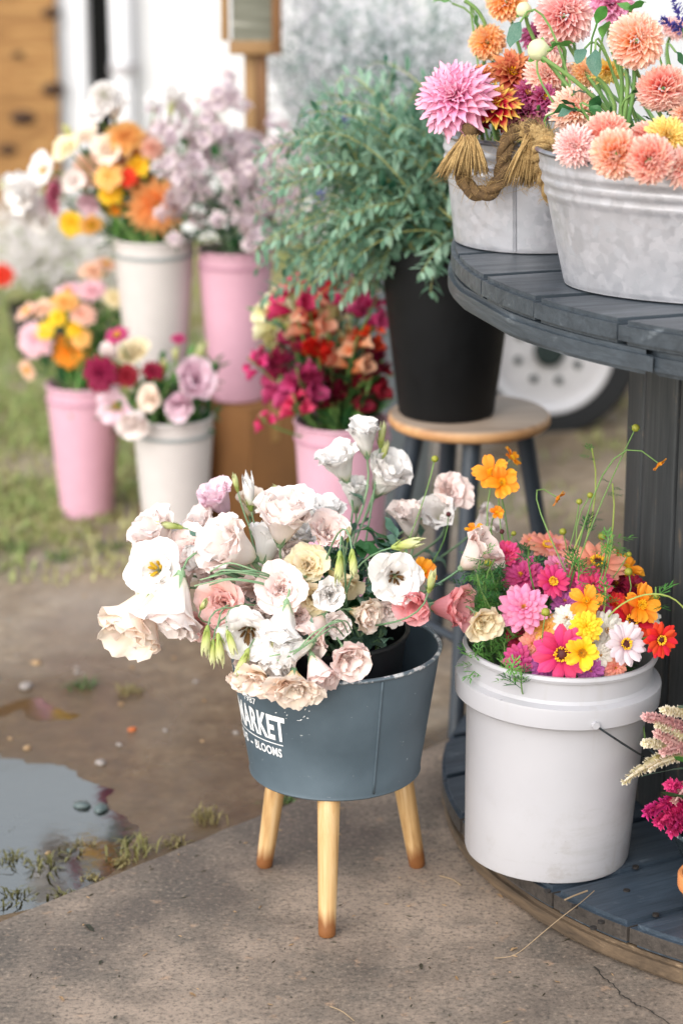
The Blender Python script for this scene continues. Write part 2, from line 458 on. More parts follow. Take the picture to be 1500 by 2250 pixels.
def pebble(x, y, px, m, label, z=None):
    p = G(x, y, -0.01); s = px * mpp(p) * 0.5
    bm = bmesh.new(); bmesh.ops.create_icosphere(bm, subdivisions=2, radius=1)
    o3 = Vector((R.random() * 9, R.random() * 9, R.random() * 9))
    for v in bm.verts: v.co *= 1 + 0.35 * mnoise.noise(v.co * 1.3 + o3)
    me = bpy.data.meshes.new("pebble"); bm.to_mesh(me); bm.free(); me.polygons.foreach_set("use_smooth", [True] * len(me.polygons))
    z0 = max(ground_z(p.x, p.y), WATER) if z is None else z
    return tag(add("pebble", me, m, basis=T((p.x, p.y, z0 + s * 0.12)) @ RZ(R.random() * 6) @ SC((s, s * 0.75, s * 0.5))), label, "stone", "stones in the mud")
pebble(180, 1765, 40, M_STONE_D, "dark wet stone breaking the puddle, beside its twin"); pebble(222, 1772, 42, M_STONE_D, "grey wet stone breaking the puddle, nearer the planter of the pair")
pebble(57, 1508, 36, M_STONE, "pale flat stone on the mud beyond the puddle"); pebble(80, 1465, 26, M_LITB, "tan clod on the mud beyond the pale stone"); pebble(290, 1603, 22, plain("orange_bit", '#b8602c', 0.6), "small orange petal scrap on the mud")
pebble(220, 1675, 30, M_STONE, "pinkish stone at the puddle's far shore"); pebble(155, 1862, 20, M_STONE_D, "dark stone near the slab in the puddle"); pebble(105, 1868, 16, M_LITB, "tan pebble in the bright part of the puddle"); pebble(60, 1640, 22, M_LITB, "yellowish pebble where the puddle meets mud")
for k in range(26):
    x, y = R.uniform(-20, 560), R.uniform(1290, 1640)
    pebble(x, y, R.uniform(7, 16), R.choice((M_STONE, M_LITB, M_STONE_D)), "little stone scattered on the mud")

def debris():
    rr = random.Random(19)
    for m, n, w in ((M_LIT, 210, 'dark'), (M_LITB, 170, 'tan')):
        mb = MB()
        for _ in range(n):
            x, y = rr.uniform(-1.0, 0.9), rr.uniform(2.75, 4.0)
            if slab_dist(x, y) > -0.02: continue
            a = rr.uniform(0, 3.14); L = rr.uniform(0.002, 0.007) * (2 if rr.random() < .12 else 1); wd = rr.uniform(0.0006, 0.0018); d = Vector((math.cos(a), math.sin(a), 0)); s = Vector((-d.y, d.x, 0)) * wd; p = Vector((x, y, 0.0008))
            mb.put([p - d * L - s * .4, p + s - d * L * .2, p + d * L, p - s, p + Vector((0, 0, 0.0014))], [(0, 4, 3), (3, 4, 2), (2, 4, 1), (1, 4, 0)])
        tag(add("debris", mb.mesh("debris", False), m), w + " crumbs of plant debris strewn over the slab", None, None, "stuff")
debris()
# weeds along the slab edge and grass beyond
M_GRASS = [leaf_mat("grass_a", '#7f8448', '#bcb982', 0.35), leaf_mat("grass_b", '#8a8c50', '#c8c290', 0.35), leaf_mat("grass_c", '#6a8046', '#a2ae6c', 0.35)]
def blades(mb, c, n, h, spread, rr, w=0.004, lean=0.9):
    for _ in range(n):
        a = rr.uniform(0, 6.283); q = Vector((c[0] + rr.gauss(0, spread), c[1] + rr.gauss(0, spread), c[2] - 0.004))
        L = h * rr.uniform(0.5, 1.2); le = rr.uniform(0.2, lean); d = Vector((math.cos(a), math.sin(a), 0)); sd = Vector((-d.y, d.x, 0)) * w * rr.uniform(0.6, 1.2)
        p1 = q + d * L * le * 0.4 + Vector((0, 0, L * 0.6)); p2 = q + d * L * le + Vector((0, 0, L * (1.0 - 0.35 * le)))
        mb.put([q - sd * 0.6, q + sd * 0.6, p1 + sd * 0.8, p1 - sd * 0.8, p2], [(0, 1, 2, 3), (3, 2, 4)], [0, 0, .5, .5, 1])
tufts = [(450, 1805, 60, 1), (300, 1872, 75, 0), (265, 1890, 40, 1), (170, 1855, 55, 1), (200, 1925, 45, 1), (100, 1895, 70, 0), (25, 1880, 60, 0), (30, 1965, 60, 0), (140, 1965, 40, 0), (385, 1855, 40, 1), (15, 1815, 30, 0), (620, 1765, 45, 2), (175, 1510, 45, 2), (285, 1520, 45, 1), (25, 1225, 70, 2), (130, 1240, 60, 2), (245, 1220, 60, 2), (45, 1790, 26, 0)]
M_WEED = [leaf_mat('weed_a', '#3f3f22', '#7d7848', 0.25), leaf_mat('weed_b', '#5a5030', '#9a8c5c', 0.25), leaf_mat('weed_c', '#3c5a30', '#6c8448', 0.25)]
for i, (x, y, px, c) in enumerate(tufts):
    p = G(x, y, -0.012); p.z = max(ground_z(p.x, p.y), -0.022); s = px * mpp(p)
    rr = random.Random(100 + i); mb = MB(); blades(mb, (0, 0, 0), 46, s * 0.55, s * 0.30, rr, 0.0024, 1.6)
    tag(add("weed_tuft", mb.mesh("weed_tuft", False), M_WEED[c], basis=T(p), kind=None), "low weed tuft rooted at the slab edge or in the puddle" if y > 1700 else "small grass tuft on the open mud", "weed", "weed tufts in the mud")
def grass_field():
    rr = random.Random(3)
    for gi, m in enumerate(M_GRASS):
        mb = MB(); n = 0
        while n < 10000:
            y = rr.uniform(4.9, 9.5); x = rr.uniform(-2.4, 2.4)
            dens = mnoise.noise((x * 1.5, y * 1.5, 2.0 + gi)) + 0.25
            if dens < 0.05 or (y < 5.3 and x > -0.3) or (x > 0.05 and rr.random() < 0.85): n += 0.2; continue
            if x < -0.1 and y > 5.15 or dens > 0.2:
                blades(mb, (x, y, -0.005), 3, 0.036 if gi < 2 else 0.046, 0.025, rr, 0.005); n += 1
            else: n += 0.2
        tag(add("grass", mb.mesh("grass", False), m), "thin pale grass growing in patches over the dirt yard", None, None, "stuff")
grass_field()

# ------------------------------------------------------------------ far structures: shed with plywood panel, white trailer with wheel
M_WHITE = plain("white_paint", (0.72, 0.715, 0.73), 0.45, var=0.04, scale=4)
M_TRIM = plain("white_trim", (0.78, 0.78, 0.82), 0.4, var=0.04)
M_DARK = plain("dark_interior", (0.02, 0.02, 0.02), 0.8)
def ply_mat():
    t = NT("plywood"); tc = t.coord("Object", (2.0, 1, 14)); v = t.coord()
    n = t.noise(tc, 1.5, 6, 0.6, 1.2); n2 = t.noise(v, 5.5, 2)
    c = t.ramp(n, [(0.3, '#6b4a20'), (0.5, '#93693a'), (0.7, '#b08a54')])
    vo = t.new("ShaderNodeTexVoronoi", feature='F1'); vo.inputs["Scale"].default_value = 3.6; t.link(t.coord("Object", (1, 1, 1.7)), vo.inputs["Vector"])
    c = t.mix(t.ramp(vo.outputs["Distance"], [(0.07, 0.9), (0.20, 0.0)]), c, '#3a2410')
    t.col(c); t.set(Roughness=0.7); return t.m
def wbox(name, lo, hi, mat, parent=None, kind=None):
    b = MB(); b.box(lo, hi); return add(name, b.mesh(name, False), mat, parent, kind=kind)
def shed():
    Y = 8.85
    X = lambda px: P(px, 200, Y).x
    r = empty("shed", T((0.3, Y, 0)), "white walled shed with a dark doorway behind the bouquets", "shed")
    Mi = T((0.3, Y, 0))
    def w(n, lo, hi, m):
        o = wbox(n, lo, hi, m, r); o.matrix_parent_inverse = Mi.inverted(); return o
    w("wall", (X(272), Y, -0.03), (2.6, Y + 0.12, 1.93), M_WHITE)
    w("wall", (-4.5, Y + 0.03, -0.03), (X(135), Y + 0.12, 1.93), M_WHITE)
    w("doorway_shade", (X(150), Y + 0.5, -0.03), (X(290), Y + 0.6, 1.9), M_DARK)  # near-black panel painting in the shade inside the doorway
    w("lintel", (X(135), Y + 0.01, 1.85), (X(272), Y + 0.11, 1.93), M_WHITE)
    w("door_jamb", (X(133), Y - 0.03, -0.03), (X(192), Y + 0.14, 1.85), M_TRIM)
    mb = MB(); mb.tube([Vector((X(276), Y - 0.05, 0)), Vector((X(270), Y - 0.05, 1.92))], 0.042, 14)
    dp = add("downpipe", mb.mesh("downpipe", True, 50), M_TRIM, r, world_of=Mi)
    for z in (0.62, 1.28): 
        mb = MB(); mb.tube([Vector((X(276), Y - 0.05, z)), Vector((X(275), Y - 0.05, z + 0.035))], 0.052, 14); o = add("pipe_bracket", mb.mesh("pipe_bracket", True, 50), plain("bracket_grey", '#a9a5a8', 0.5), dp)
    w("roof", (-4.8, Y - 0.04, 1.93), (2.9, Y + 2.5, 1.97), plain("roof_grey", '#8c8c90', 0.6))
    # plywood panel propped in front of the wall
    b = MB(); b.box((-1.6, -0.012, 0), (0, 0.012, 1.9))
    o = add("plywood_panel", b.mesh("plywood_panel", False), ply_mat(), basis=T((X(134), Y - 0.10, -0.02)) @ RZ(math.radians(4)) @ RX(math.radians(-1.2)))
    tag(o, "knotty yellow plywood sheet standing against the shed", "plywood")
    Mo = o.matrix_basis.copy(); kn = lathe("knot", [(1.0, -0.001), (0.95, 0.0012), (0.0005, 0.0016)], 20, 40); MK = plain("plywood_knot", '#3a2312', 0.8, var=0.3)
    for x, y, r_ in ((112, 28, 16), (118, 196, 20), (52, 258, 22), (18, 328, 16), (40, 120, 10), (70, 400, 12)):
        q = Mo.inverted() @ P(x, y, Y - 0.10); s = r_ * mpp(P(x, y, Y)); add("knot", kn, MK, o, basis=T((q.x, -0.0125, q.z)) @ RX(math.radians(90)) @ SC((s * 1.3, s * .8, 1)))
shed()

def trailer():
    wc = P(1203, 742, 6.2); rt = 197 * mpp(wc); wc.z = rt - 0.02
    Y = wc.y
    Mi = T((1.2, Y + 0.6, 0))
    r = empty("trailer", Mi, "white trailer with a white steel wheel standing behind the wooden spool", "trailer")
    def part(n, me, m, par=r): return add(n, me, m, par, world_of=Mi if par is r else None)
    o = part("body", bevel_box("body", (0.35, Y + 0.02, 0.50), (4.2, Y + 1.9, 2.6), 0.03), plain('trailer_white', (0.56, 0.57, 0.59), 0.45, var=0.05, scale=4))
    for i in range(7):
        x = 0.62 + 0.5 * i; mb = MB(); mb.box((x, Y - 0.0, 0.52), (x + 0.03, Y + 0.019, 2.55)); part("rib", mb.mesh("rib", False), M_TRIM)
    mb = MB(); mb.box((0.4, Y + 0.06, 0.36), (4.1, Y + 0.16, 0.498)); part("chassis_rail", mb.mesh("chassis_rail", False), plain("chassis", '#2a2c2e', 0.6))
    # wheel
    Wm = T(wc) @ RX(math.radians(90))
    wh = empty("wheel", Wm); wh.parent = r; wh.matrix_parent_inverse = Mi.inverted()
    M_RUB = plain("rubber", '#1d1e20', 0.85, scale=60); M_RIM = plain("white_steel", (0.62, 0.60, 0.61), 0.45, var=0.05)
    w2 = 0.075
    add("tyre", lathe("tyre", [(rt * 0.695, -w2 * 0.8), (rt * 0.77, -w2), (rt * 0.93, -w2), (rt, -w2 * 0.6), (rt, w2 * 0.6), (rt * 0.93, w2), (rt * 0.77, w2), (rt * 0.695, w2 * 0.8)], 64, 40), M_RUB, wh)
    rm = add("rim", lathe("rim", [(rt * 0.70, w2 * 0.5), (rt * 0.705, w2 * 0.98), (rt * 0.68, w2 * 1.02), (rt * 0.655, w2 * 0.75), (rt * 0.62, w2 * 0.45), (rt * 0.40, w2 * 0.62), (rt * 0.22, w2 * 0.62), (0.0005, w2 * 0.62)], 64, 35), M_RIM, wh)
    M_HOLE = plain("hole_dark", '#1d2b29', 0.7)
    add("hub", lathe("hub", [(rt * 0.17, w2 * 0.60), (rt * 0.165, w2 * 0.95), (rt * 0.11, w2 * 1.05), (0.0005, w2 * 1.05)], 32, 30), M_HOLE, rm)
    hole = lathe("bolt_hole", [(rt * 0.045, 0.0), (rt * 0.042, w2 * 0.12), (0.0005, w2 * 0.12)], 16, 40)
    for k in range(8):
        a = 2 * math.pi * k / 8 + 0.32
        add("bolt_hole", hole, M_HOLE, rm, basis=T((math.cos(a) * rt * 0.36, math.sin(a) * rt * 0.36, w2 * 0.60)))
trailer()

# signboard on a post among the bouquets
def sign():
    Y = 5.44; p0 = P(560, 320, Y); k = mpp(P(560, 60, Y))
    Mi = T((p0.x, Y, 0))
    r = empty("signboard", Mi, "grey chalkboard sign in a pine frame on a wooden post", "sign")
    M_PINE = wood_mat("pine_frame", '#7d5a34', '#b08b5c', 0.6); M_PINE_SHADE = wood_mat("pine_shade", '#5c3c1e', '#865c34', 0.6)  # lit and shaded copies of one pine; shade is painted into the second
    xl, xr = P(503, 50, Y).x, P(618, 50, Y).x
    zb = P(560, 118, Y).z; zt = zb + 0.36
    def part(n, lo, hi, m, rot=False):
        c = Vector([(a + b) / 2 for a, b in zip(lo, hi)]); d = [(b - a) / 2 for a, b in zip(lo, hi)]
        if rot: me = bevel_box(n, (-d[2], -d[1], -d[0]), (d[2], d[1], d[0]), 0.002); Bm = T(c) @ RY(math.radians(90))
        else: me = bevel_box(n, [-x for x in d], d, 0.002); Bm = T(c)
        o = add(n, me, m, r, world_of=Mi); o.matrix_basis = Bm; return o
    part("post", (P(536, 200, Y).x, Y + 0.02, -0.02), (P(560, 200, Y).x, Y + 0.06, zt - 0.05), M_PINE, True)
    part("post", (P(560.5, 200, Y).x, Y + 0.025, -0.02), (P(586, 200, Y).x, Y + 0.065, zt - 0.05), M_PINE_SHADE, True)  # right half of the post, its shaded side put in by darker colour
    t = NT("chalkboard"); v = t.coord("Object", (3, 3, 22)); n = t.noise(v, 1.6, 4, 0.6)
    t.col(t.ramp(n, [(0.35, '#5f5f52'), (0.6, '#77776a'), (0.7, '#b5b3a8')])); t.set(Roughness=0.7)
    part("board", (xl + 0.006, Y - 0.004, zb + 0.012), (xr - 0.02, Y + 0.008, zt), t.m)
    part("frame_rail", (xl, Y - 0.012, zb), (xr - 0.022, Y + 0.018, zb + 0.03), M_PINE)
    part("frame_stile", (xr - 0.021, Y - 0.012, zb), (xr, Y + 0.018, zt), M_PINE_SHADE, True)
    part("frame_rail", (xl, Y - 0.012, zt), (xr, Y + 0.018, zt + 0.03), M_PINE)
    part("frame_stile", (xl - 0.018, Y - 0.012, zb + 0.03), (xl - 0.0005, Y + 0.018, zt), M_PINE, True)
sign()

# ------------------------------------------------------------------ the big wooden cable spool
SPC, SPR, TOPZ = Vector((0.925, 3.705, 0)), 0.757, 0.952
M_PAINT = wood_mat("grey_blue_paint", '#202a34', '#3e4a57', 0.5, 1.0, worn='#6a737b', bump=0.6)
M_PAINT_TOP = wood_mat("grey_paint", '#232a31', '#454d55', 0.42, 1.0, worn='#70767c', bump=0.6)
M_RAW = wood_mat("raw_edge_wood", '#2e241b', '#75604a', 0.8, 1.0, worn='#a08a70')
M_ENDG = wood_mat("end_wood", '#221d1a', '#4a423c', 0.8, 2.0)
def plank_layer(root, Mi, z0, th, ang, width, off, mat, edge_mat, rr):
    """boards of a round flange: strips cut to the circle, each its own piece"""
    n = int(2 * SPR / width) + 3; d = -SPR - width + off
    for i in range(n):
        a, b = d + i * width + 0.0022, d + (i + 1) * width - 0.0022
        a2, b2 = max(a, -SPR + 0.004), min(b, SPR - 0.004)
        if b2 - a2 < 0.03: continue
        r2 = SPR + rr.uniform(-0.003, 0.002)
        pts = []
        for k in range(13): 
            w = a2 + (b2 - a2) * k / 12; pts.append((math.sqrt(max(1e-6, r2 * r2 - w * w)), w))
        poly = pts + [(-x, w) for x, w in reversed(pts)]
        bm = bmesh.new(); zz = rr.uniform(-0.0012, 0.0012)
        top = [bm.verts.new((x, w, th / 2 + zz)) for x, w in poly]; bot = [bm.verts.new((x, w, -th / 2 + 0.0008)) for x, w in poly]
        bm.faces.new(top); bm.faces.new(bot[::-1]); m = len(poly)
        for k in range(m):
            f = bm.faces.new((top[k], bot[k], bot[(k + 1) % m], top[(k + 1) % m])); f.material_index = 1
        bmesh.ops.recalc_face_normals(bm, faces=bm.faces)
        eds = [e for e in bm.edges if all(abs(v.co.z - (th / 2 + zz)) < 1e-6 for v in e.verts) or (all(v.co.z < 0 for v in e.verts))]
        bmesh.ops.bevel(bm, geom=eds, offset=0.0065, segments=2, affect='EDGES')
        me = bpy.data.meshes.new("board"); bm.to_mesh(me); bm.free()
        me.materials.append(mat); me.materials.append(edge_mat)
        me.polygons.foreach_set("use_smooth", [True] * len(me.polygons)); me.set_sharp_from_angle(angle=math.radians(40))
        o = bpy.data.objects.new("board", me); COL.objects.link(o); o.parent = root
        o.matrix_basis = T((0, 0, z0 + th / 2)) @ RZ(ang)
def spool():
    rr = random.Random(11); Mi = T(SPC)
    r = empty("cable_spool", Mi, "large wooden cable spool painted dark grey blue, used as a two tier table", "table")
    lo = empty("lower_flange", Matrix()); lo.parent = r
    up = empty("upper_flange", Matrix()); up.parent = r
    dr = empty("drum", Matrix()); dr.parent = r
    A0 = math.radians(28.5); A1 = math.radians(17.5)
    plank_layer(lo, Mi, 0.002, 0.034, A0 + math.pi / 2, 0.14, 0.02, M_RAW, M_RAW, rr)
    plank_layer(lo, Mi, 0.037, 0.036, A0, 0.145, 0.078, M_PAINT, M_ENDG, rr)
    plank_layer(up, Mi, TOPZ - 0.070, 0.034, A1 + math.pi / 2, 0.17, 0.05, M_PAINT_TOP, M_PAINT_TOP, rr)
    plank_layer(up, Mi, TOPZ - 0.0355, 0.0355, A1, 0.165, 0.10, M_PAINT_TOP, M_PAINT_TOP, rr)
    # drum staves
    n, rad = 26, 0.452
    w = 2 * math.pi * rad / n
    me = bevel_box("stave", (-(TOPZ - 0.146) / 2, -w / 2 + 0.003, -0.016), ((TOPZ - 0.146) / 2, w / 2 - 0.003, 0.016), 0.004)
    M_ST = wood_mat("stave_wood", '#1c2023', '#3a3d40', 0.6, 1.0, worn='#6a5a48')
    for k in range(n):
        a = 2 * math.pi * k / n + 0.09
        Bm = T((math.cos(a) * rad, math.sin(a) * rad, 0.073 + (TOPZ - 0.146) / 2)) @ RZ(a) @ Matrix(((0, 0, 1, 0), (0, 1, 0, 0), (-1, 0, 0, 0), (0, 0, 0, 1)))
        add("stave", me, M_ST, dr, basis=Bm @ RX(rr.uniform(-0.02, 0.02)))
    mb = MB(); mb.lathe([(rad - 0.03, 0.074), (rad - 0.03, TOPZ - 0.075)], 48)
    add("core", mb.mesh("core"), M_DARK, dr)
    # nail heads and holes in the lower boards
    nh = lathe("nail_head", [(0.0052, -0.002), (0.005, 0.0012), (0.0005, 0.0014)], 12, 40); M_NAIL = plain("rust_nail", '#1b1614', 0.7)
    for x, y in ((1202, 1958), (1320, 2026), (1303, 2039), (1376, 1957), (1396, 1905), (1262, 1992), (1440, 2010)):
        p = G(x, y, 0.0742) - SPC; add("nail_head", nh, M_NAIL, lo, basis=T(p))
spool()
# ------------------------------------------------------------------ containers
def oval(name, prof, n=72, sharp=35):
    """prof: (rx, ry, z) rings"""
    vs, fs, ts = [], [], []
    for i, (rx, ry, z) in enumerate(prof):
        for k in range(n):
            th = 2 * math.pi * k / n; vs.append((rx * math.cos(th), ry * math.sin(th), z)); ts.append(i / (len(prof) - 1))
    for i in range(len(prof) - 1):
        for k in range(n):
            k2 = (k + 1) % n; fs.append((i * n + k, i * n + k2, (i + 1) * n + k2, (i + 1) * n + k))
    return mesh_from(name, vs, fs, ts, None, True, sharp)
def ring(name, rx, ry, z, r, n=72, m=8):
    prof = []
    for i in range(m + 1):
        a = 2 * math.pi * i / m; prof.append((rx + r * math.cos(a), ry + r * math.cos(a), z + r * math.sin(a)))
    return oval(name, prof, n, 180)

def planter_paint():
    t = NT("planter_paint"); v = t.coord()
    n = t.noise(v, 9, 5); sc = t.noise(t.coord("Object", (60, 60, 200)), 1.0, 3, 0.7); sp = t.noise(v, 55, 4, 0.6)
    c = t.ramp(n, [(0.3, '#414e57'), (0.7, '#53616b')])
    c = t.mix(t.ramp(t.math('MULTIPLY', sc, sp), [(0.40, 0.0), (0.44, 0.6)]), c, '#c5c9c9')
    c = t.mix(t.ramp(t.noise(v, 4, 3), [(0.5, 0.0), (0.8, 0.35)]), c, '#7d8a92')
    t.col(c); t.set(Roughness=t.ramp(n, [(0.3, 0.42), (0.7, 0.55)]), Metallic=0.1)
    t.bump(t.noise(v, 9, 3), 0.22, 0.012); return t.m
M_PLANT = planter_paint()
def chipped():
    t = NT("chipped_rim"); v = t.coord(); n = t.noise(v, 70, 4, 0.6)
    t.col(t.ramp(n, [(0.50, '#66727b'), (0.56, '#c2c4c6'), (0.7, '#dcdcdc')])); t.set(Roughness=0.35, Metallic=0.3); return t.m
M_CHIP = chipped()
M_BLACK = plain("black_plastic", (0.012, 0.012, 0.014), 0.42, var=0.2)
M_LETTER = plain("white_print", (0.74, 0.75, 0.76), 0.6, var=0.12, scale=200)
PLC = Vector((-0.010, 3.40, 0)); PZ0, PZ1, PR0, PR1 = 0.209, 0.407, 0.128, 0.158
def pl_r(z): return PR0 + (PR1 - PR0) * (z - PZ0) / (PZ1 - PZ0)
def pl_pt(th, z, off=0.0):
    r = pl_r(z) + off; return Vector((r * math.sin(th), -r * math.cos(th), z))
def leg_wood():
    t = NT("leg_wood"); v = t.coord("Object", (30, 30, 3)); n = t.noise(v, 1.5, 6, 0.6, 0.8); z = t.new("ShaderNodeTexCoord"); sp = t.new("ShaderNodeSeparateXYZ")
    t.link(z.outputs["Object"], sp.inputs[0])
    c = t.ramp(n, [(0.28, '#946a3e'), (0.48, '#c09a68'), (0.72, '#dcc098')])
    edge = t.math('ADD', sp.outputs[2], t.math('MULTIPLY', t.math('SUBTRACT', n, 0.5), 0.06))
    c = t.mix(t.ramp(edge, [(0.020, 1.0), (0.044, 0.0)]), c, '#7c4c24')          # feet darkened by soaked-up water
    t.col(c); t.set(Roughness=0.66); t.bump(n, 0.3, 0.002); return t.m
M_LEG = leg_wood()
def planter():
    Mi = T(PLC)
    r = empty("market_planter", Mi, "grey blue metal planter with white market lettering on three wooden legs", "planter")
    body = add("body", oval("body", [(q, q, z) for q, z in ((0.0005, PZ0 + 0.003), (PR0 - 0.004, PZ0 + 0.003), (PR0, PZ0 + 0.0005), (PR0 + 0.0022, PZ0 + 0.003), (PR0 + 0.0012, PZ0 + 0.007), (pl_r(0.30), 0.30), (PR1, PZ1), (PR1 - 0.003, PZ1), (pl_r(0.24) - 0.003, 0.24), (PR0 - 0.004, PZ0 + 0.008), (0.0005, PZ0 + 0.008))], 96), M_PLANT, r)
    add("rim", ring("rim", PR1 - 0.0005, PR1 - 0.0005, PZ1, 0.0034, 96), M_CHIP, r)
    mb = MB(); th = math.radians(26)
    mb.tube([pl_pt(th, PZ0 + 0.008 + (PZ1 - PZ0 - 0.012) * k / 10, 0.0004) for k in range(11)], 0.0019, 6)
    add("seam", mb.mesh("seam"), M_PLANT, r)
    feet = [G(580, 1903, 0.0), G(718, 2058, 0.0), G(917, 1903, 0.0)]
    for f in feet:
        f = f - PLC; top = Vector((f.x * 0.74, f.y * 0.74, PZ0 + 0.004)); f.z = 0.0
        L = (top - f).length
        me = lathe("leg", [(0.0005, 0.0), (0.0105, 0.0), (0.0128, 0.003), (0.0132, 0.012), (0.0172, L)], 24, 50)
        add("leg", me, M_LEG, r, basis=T(f) @ face_to(top - f))
    # printed lettering bent round the tapered body
    dg = None
    pr = empty("print", Matrix()); pr.parent = r
    def text(name, s, th0, th1, z0, z1, bold, tilt=0.0):
        cu = bpy.data.curves.new(name, 'FONT'); cu.body = s; cu.size = 1.0; cu.offset = bold; cu.resolution_u = 4; cu.space_character = 1.06 if bold > 0.02 else 1.0
        ob = bpy.data.objects.new(name, cu); COL.objects.link(ob); bpy.context.view_layer.update()
        me = bpy.data.meshes.new_from_object(ob.evaluated_get(bpy.context.evaluated_depsgraph_get())); bpy.data.objects.remove(ob)
        xs = [v.co.x for v in me.vertices]; ys = [v.co.y for v in me.vertices]
        x0, x1, y0, y1 = min(xs), max(xs), min(ys), max(ys)
        bm = bmesh.new(); bm.from_mesh(me)
        bmesh.ops.triangulate(bm, faces=bm.faces); 
        for v in bm.verts:
            th = th0 + (th1 - th0) * (v.co.x - x0) / (x1 - x0); z = z0 + (z1 - z0) * (v.co.y - y0) / (y1 - y0)
            v.co = pl_pt(th, z, 0.0011)
        bm.to_mesh(me); bm.free(); me.materials.clear()
        add("lettering", me, M_LETTER, pr)
    D = math.radians
    text("market", "MARKET", D(-76), D(-29.5), 0.3005, 0.3415, 0.035)
    text("year", "1987", D(-62), D(-50), 0.3485, 0.3590, 0.012)
    text("blooms", "BLOOMS", D(-57), D(-33.5), 0.2735, 0.2880, 0.03)
    text("seeds", "DS -", D(-79), D(-60), 0.2735, 0.2880, 0.03)
    vs, fs = [], []
    for k in range(25):
        th = D(-84) + D(52) * k / 24; vs += [pl_pt(th, 0.2935, 0.0011), pl_pt(th, 0.2952, 0.0011)]
    add("rule_line", mesh_from("rule_line", vs, [(2 * k, 2 * k + 2, 2 * k + 3, 2 * k + 1) for k in range(24)], smooth=False), M_LETTER, pr)
    # worn floral sprig above the year: a stem with leaves
    rr = random.Random(5); mb = MB()
    for k in range(17):
        u, w = rr.uniform(-0.010, 0.012), rr.uniform(0.352, 0.390); a = rr.uniform(0, 6.28); L = rr.uniform(0.004, 0.008)
        q = []
        for dx, dz in ((0, 0), (L * 0.5, L * 0.25), (L, 0), (L * 0.5, -L * 0.25)):
            x = u + dx * math.cos(a) - dz * math.sin(a); z = w + dx * math.sin(a) + dz * math.cos(a)
            q.append(pl_pt(D(-74) + x / 0.15, z, 0.0010 + k * 0.00002))
        mb.put(q, [(0, 1, 2, 3)])
    add("sprig_emblem", mb.mesh("sprig_emblem", False), M_LETTER, pr)
    mb = MB()
    for x, y, w in ((667, 1545, 5), (671, 1547, 3), (678, 1550, 4), (686, 1553, 4), (599, 1570, 6), (628, 1564, 4), (633, 1570, 4), (630, 1578, 4), (661, 1578, 9), (667, 1576, 6), (674, 1568, 5), (682, 1570, 6), (676, 1566, 3)):
        p = P(x, y, 3.27) - PLC; th = math.atan2(p.x, -p.y); z = p.z; dt = w * 0.00035 / 0.15; dz = 0.0007 * rr.uniform(0.7, 1.6); sk = rr.uniform(-0.5, 1.5) * dz
        mb.put([pl_pt(th - dt, z - sk, 0.0011), pl_pt(th, z - dz, 0.0011), pl_pt(th + dt, z + sk, 0.0011), pl_pt(th, z + dz, 0.0011)], [(0, 1, 2, 3)])
    add("paint_chip", mb.mesh("paint_chip", False), M_LETTER, r, kind="stuff")
    # black liner bucket standing inside
    c = PLC + Vector((-0.012, 0.012, 0)); zb, zt = PZ0 + 0.010, 0.430
    me = oval("bucket", [(q, q, z - zb) for q, z in ((0.0005, zb), (0.095, zb), (0.120, zt - 0.004), (0.1245, zt - 0.004), (0.1245, zt), (0.118, zt), (0.092, zb + 0.006), (0.0005, zb + 0.006))], 72)
    tag(add("black_bucket", me, M_BLACK, basis=T(c + Vector((0, 0, zb)))), "black plastic bucket set inside the grey market planter", "bucket")
planter()

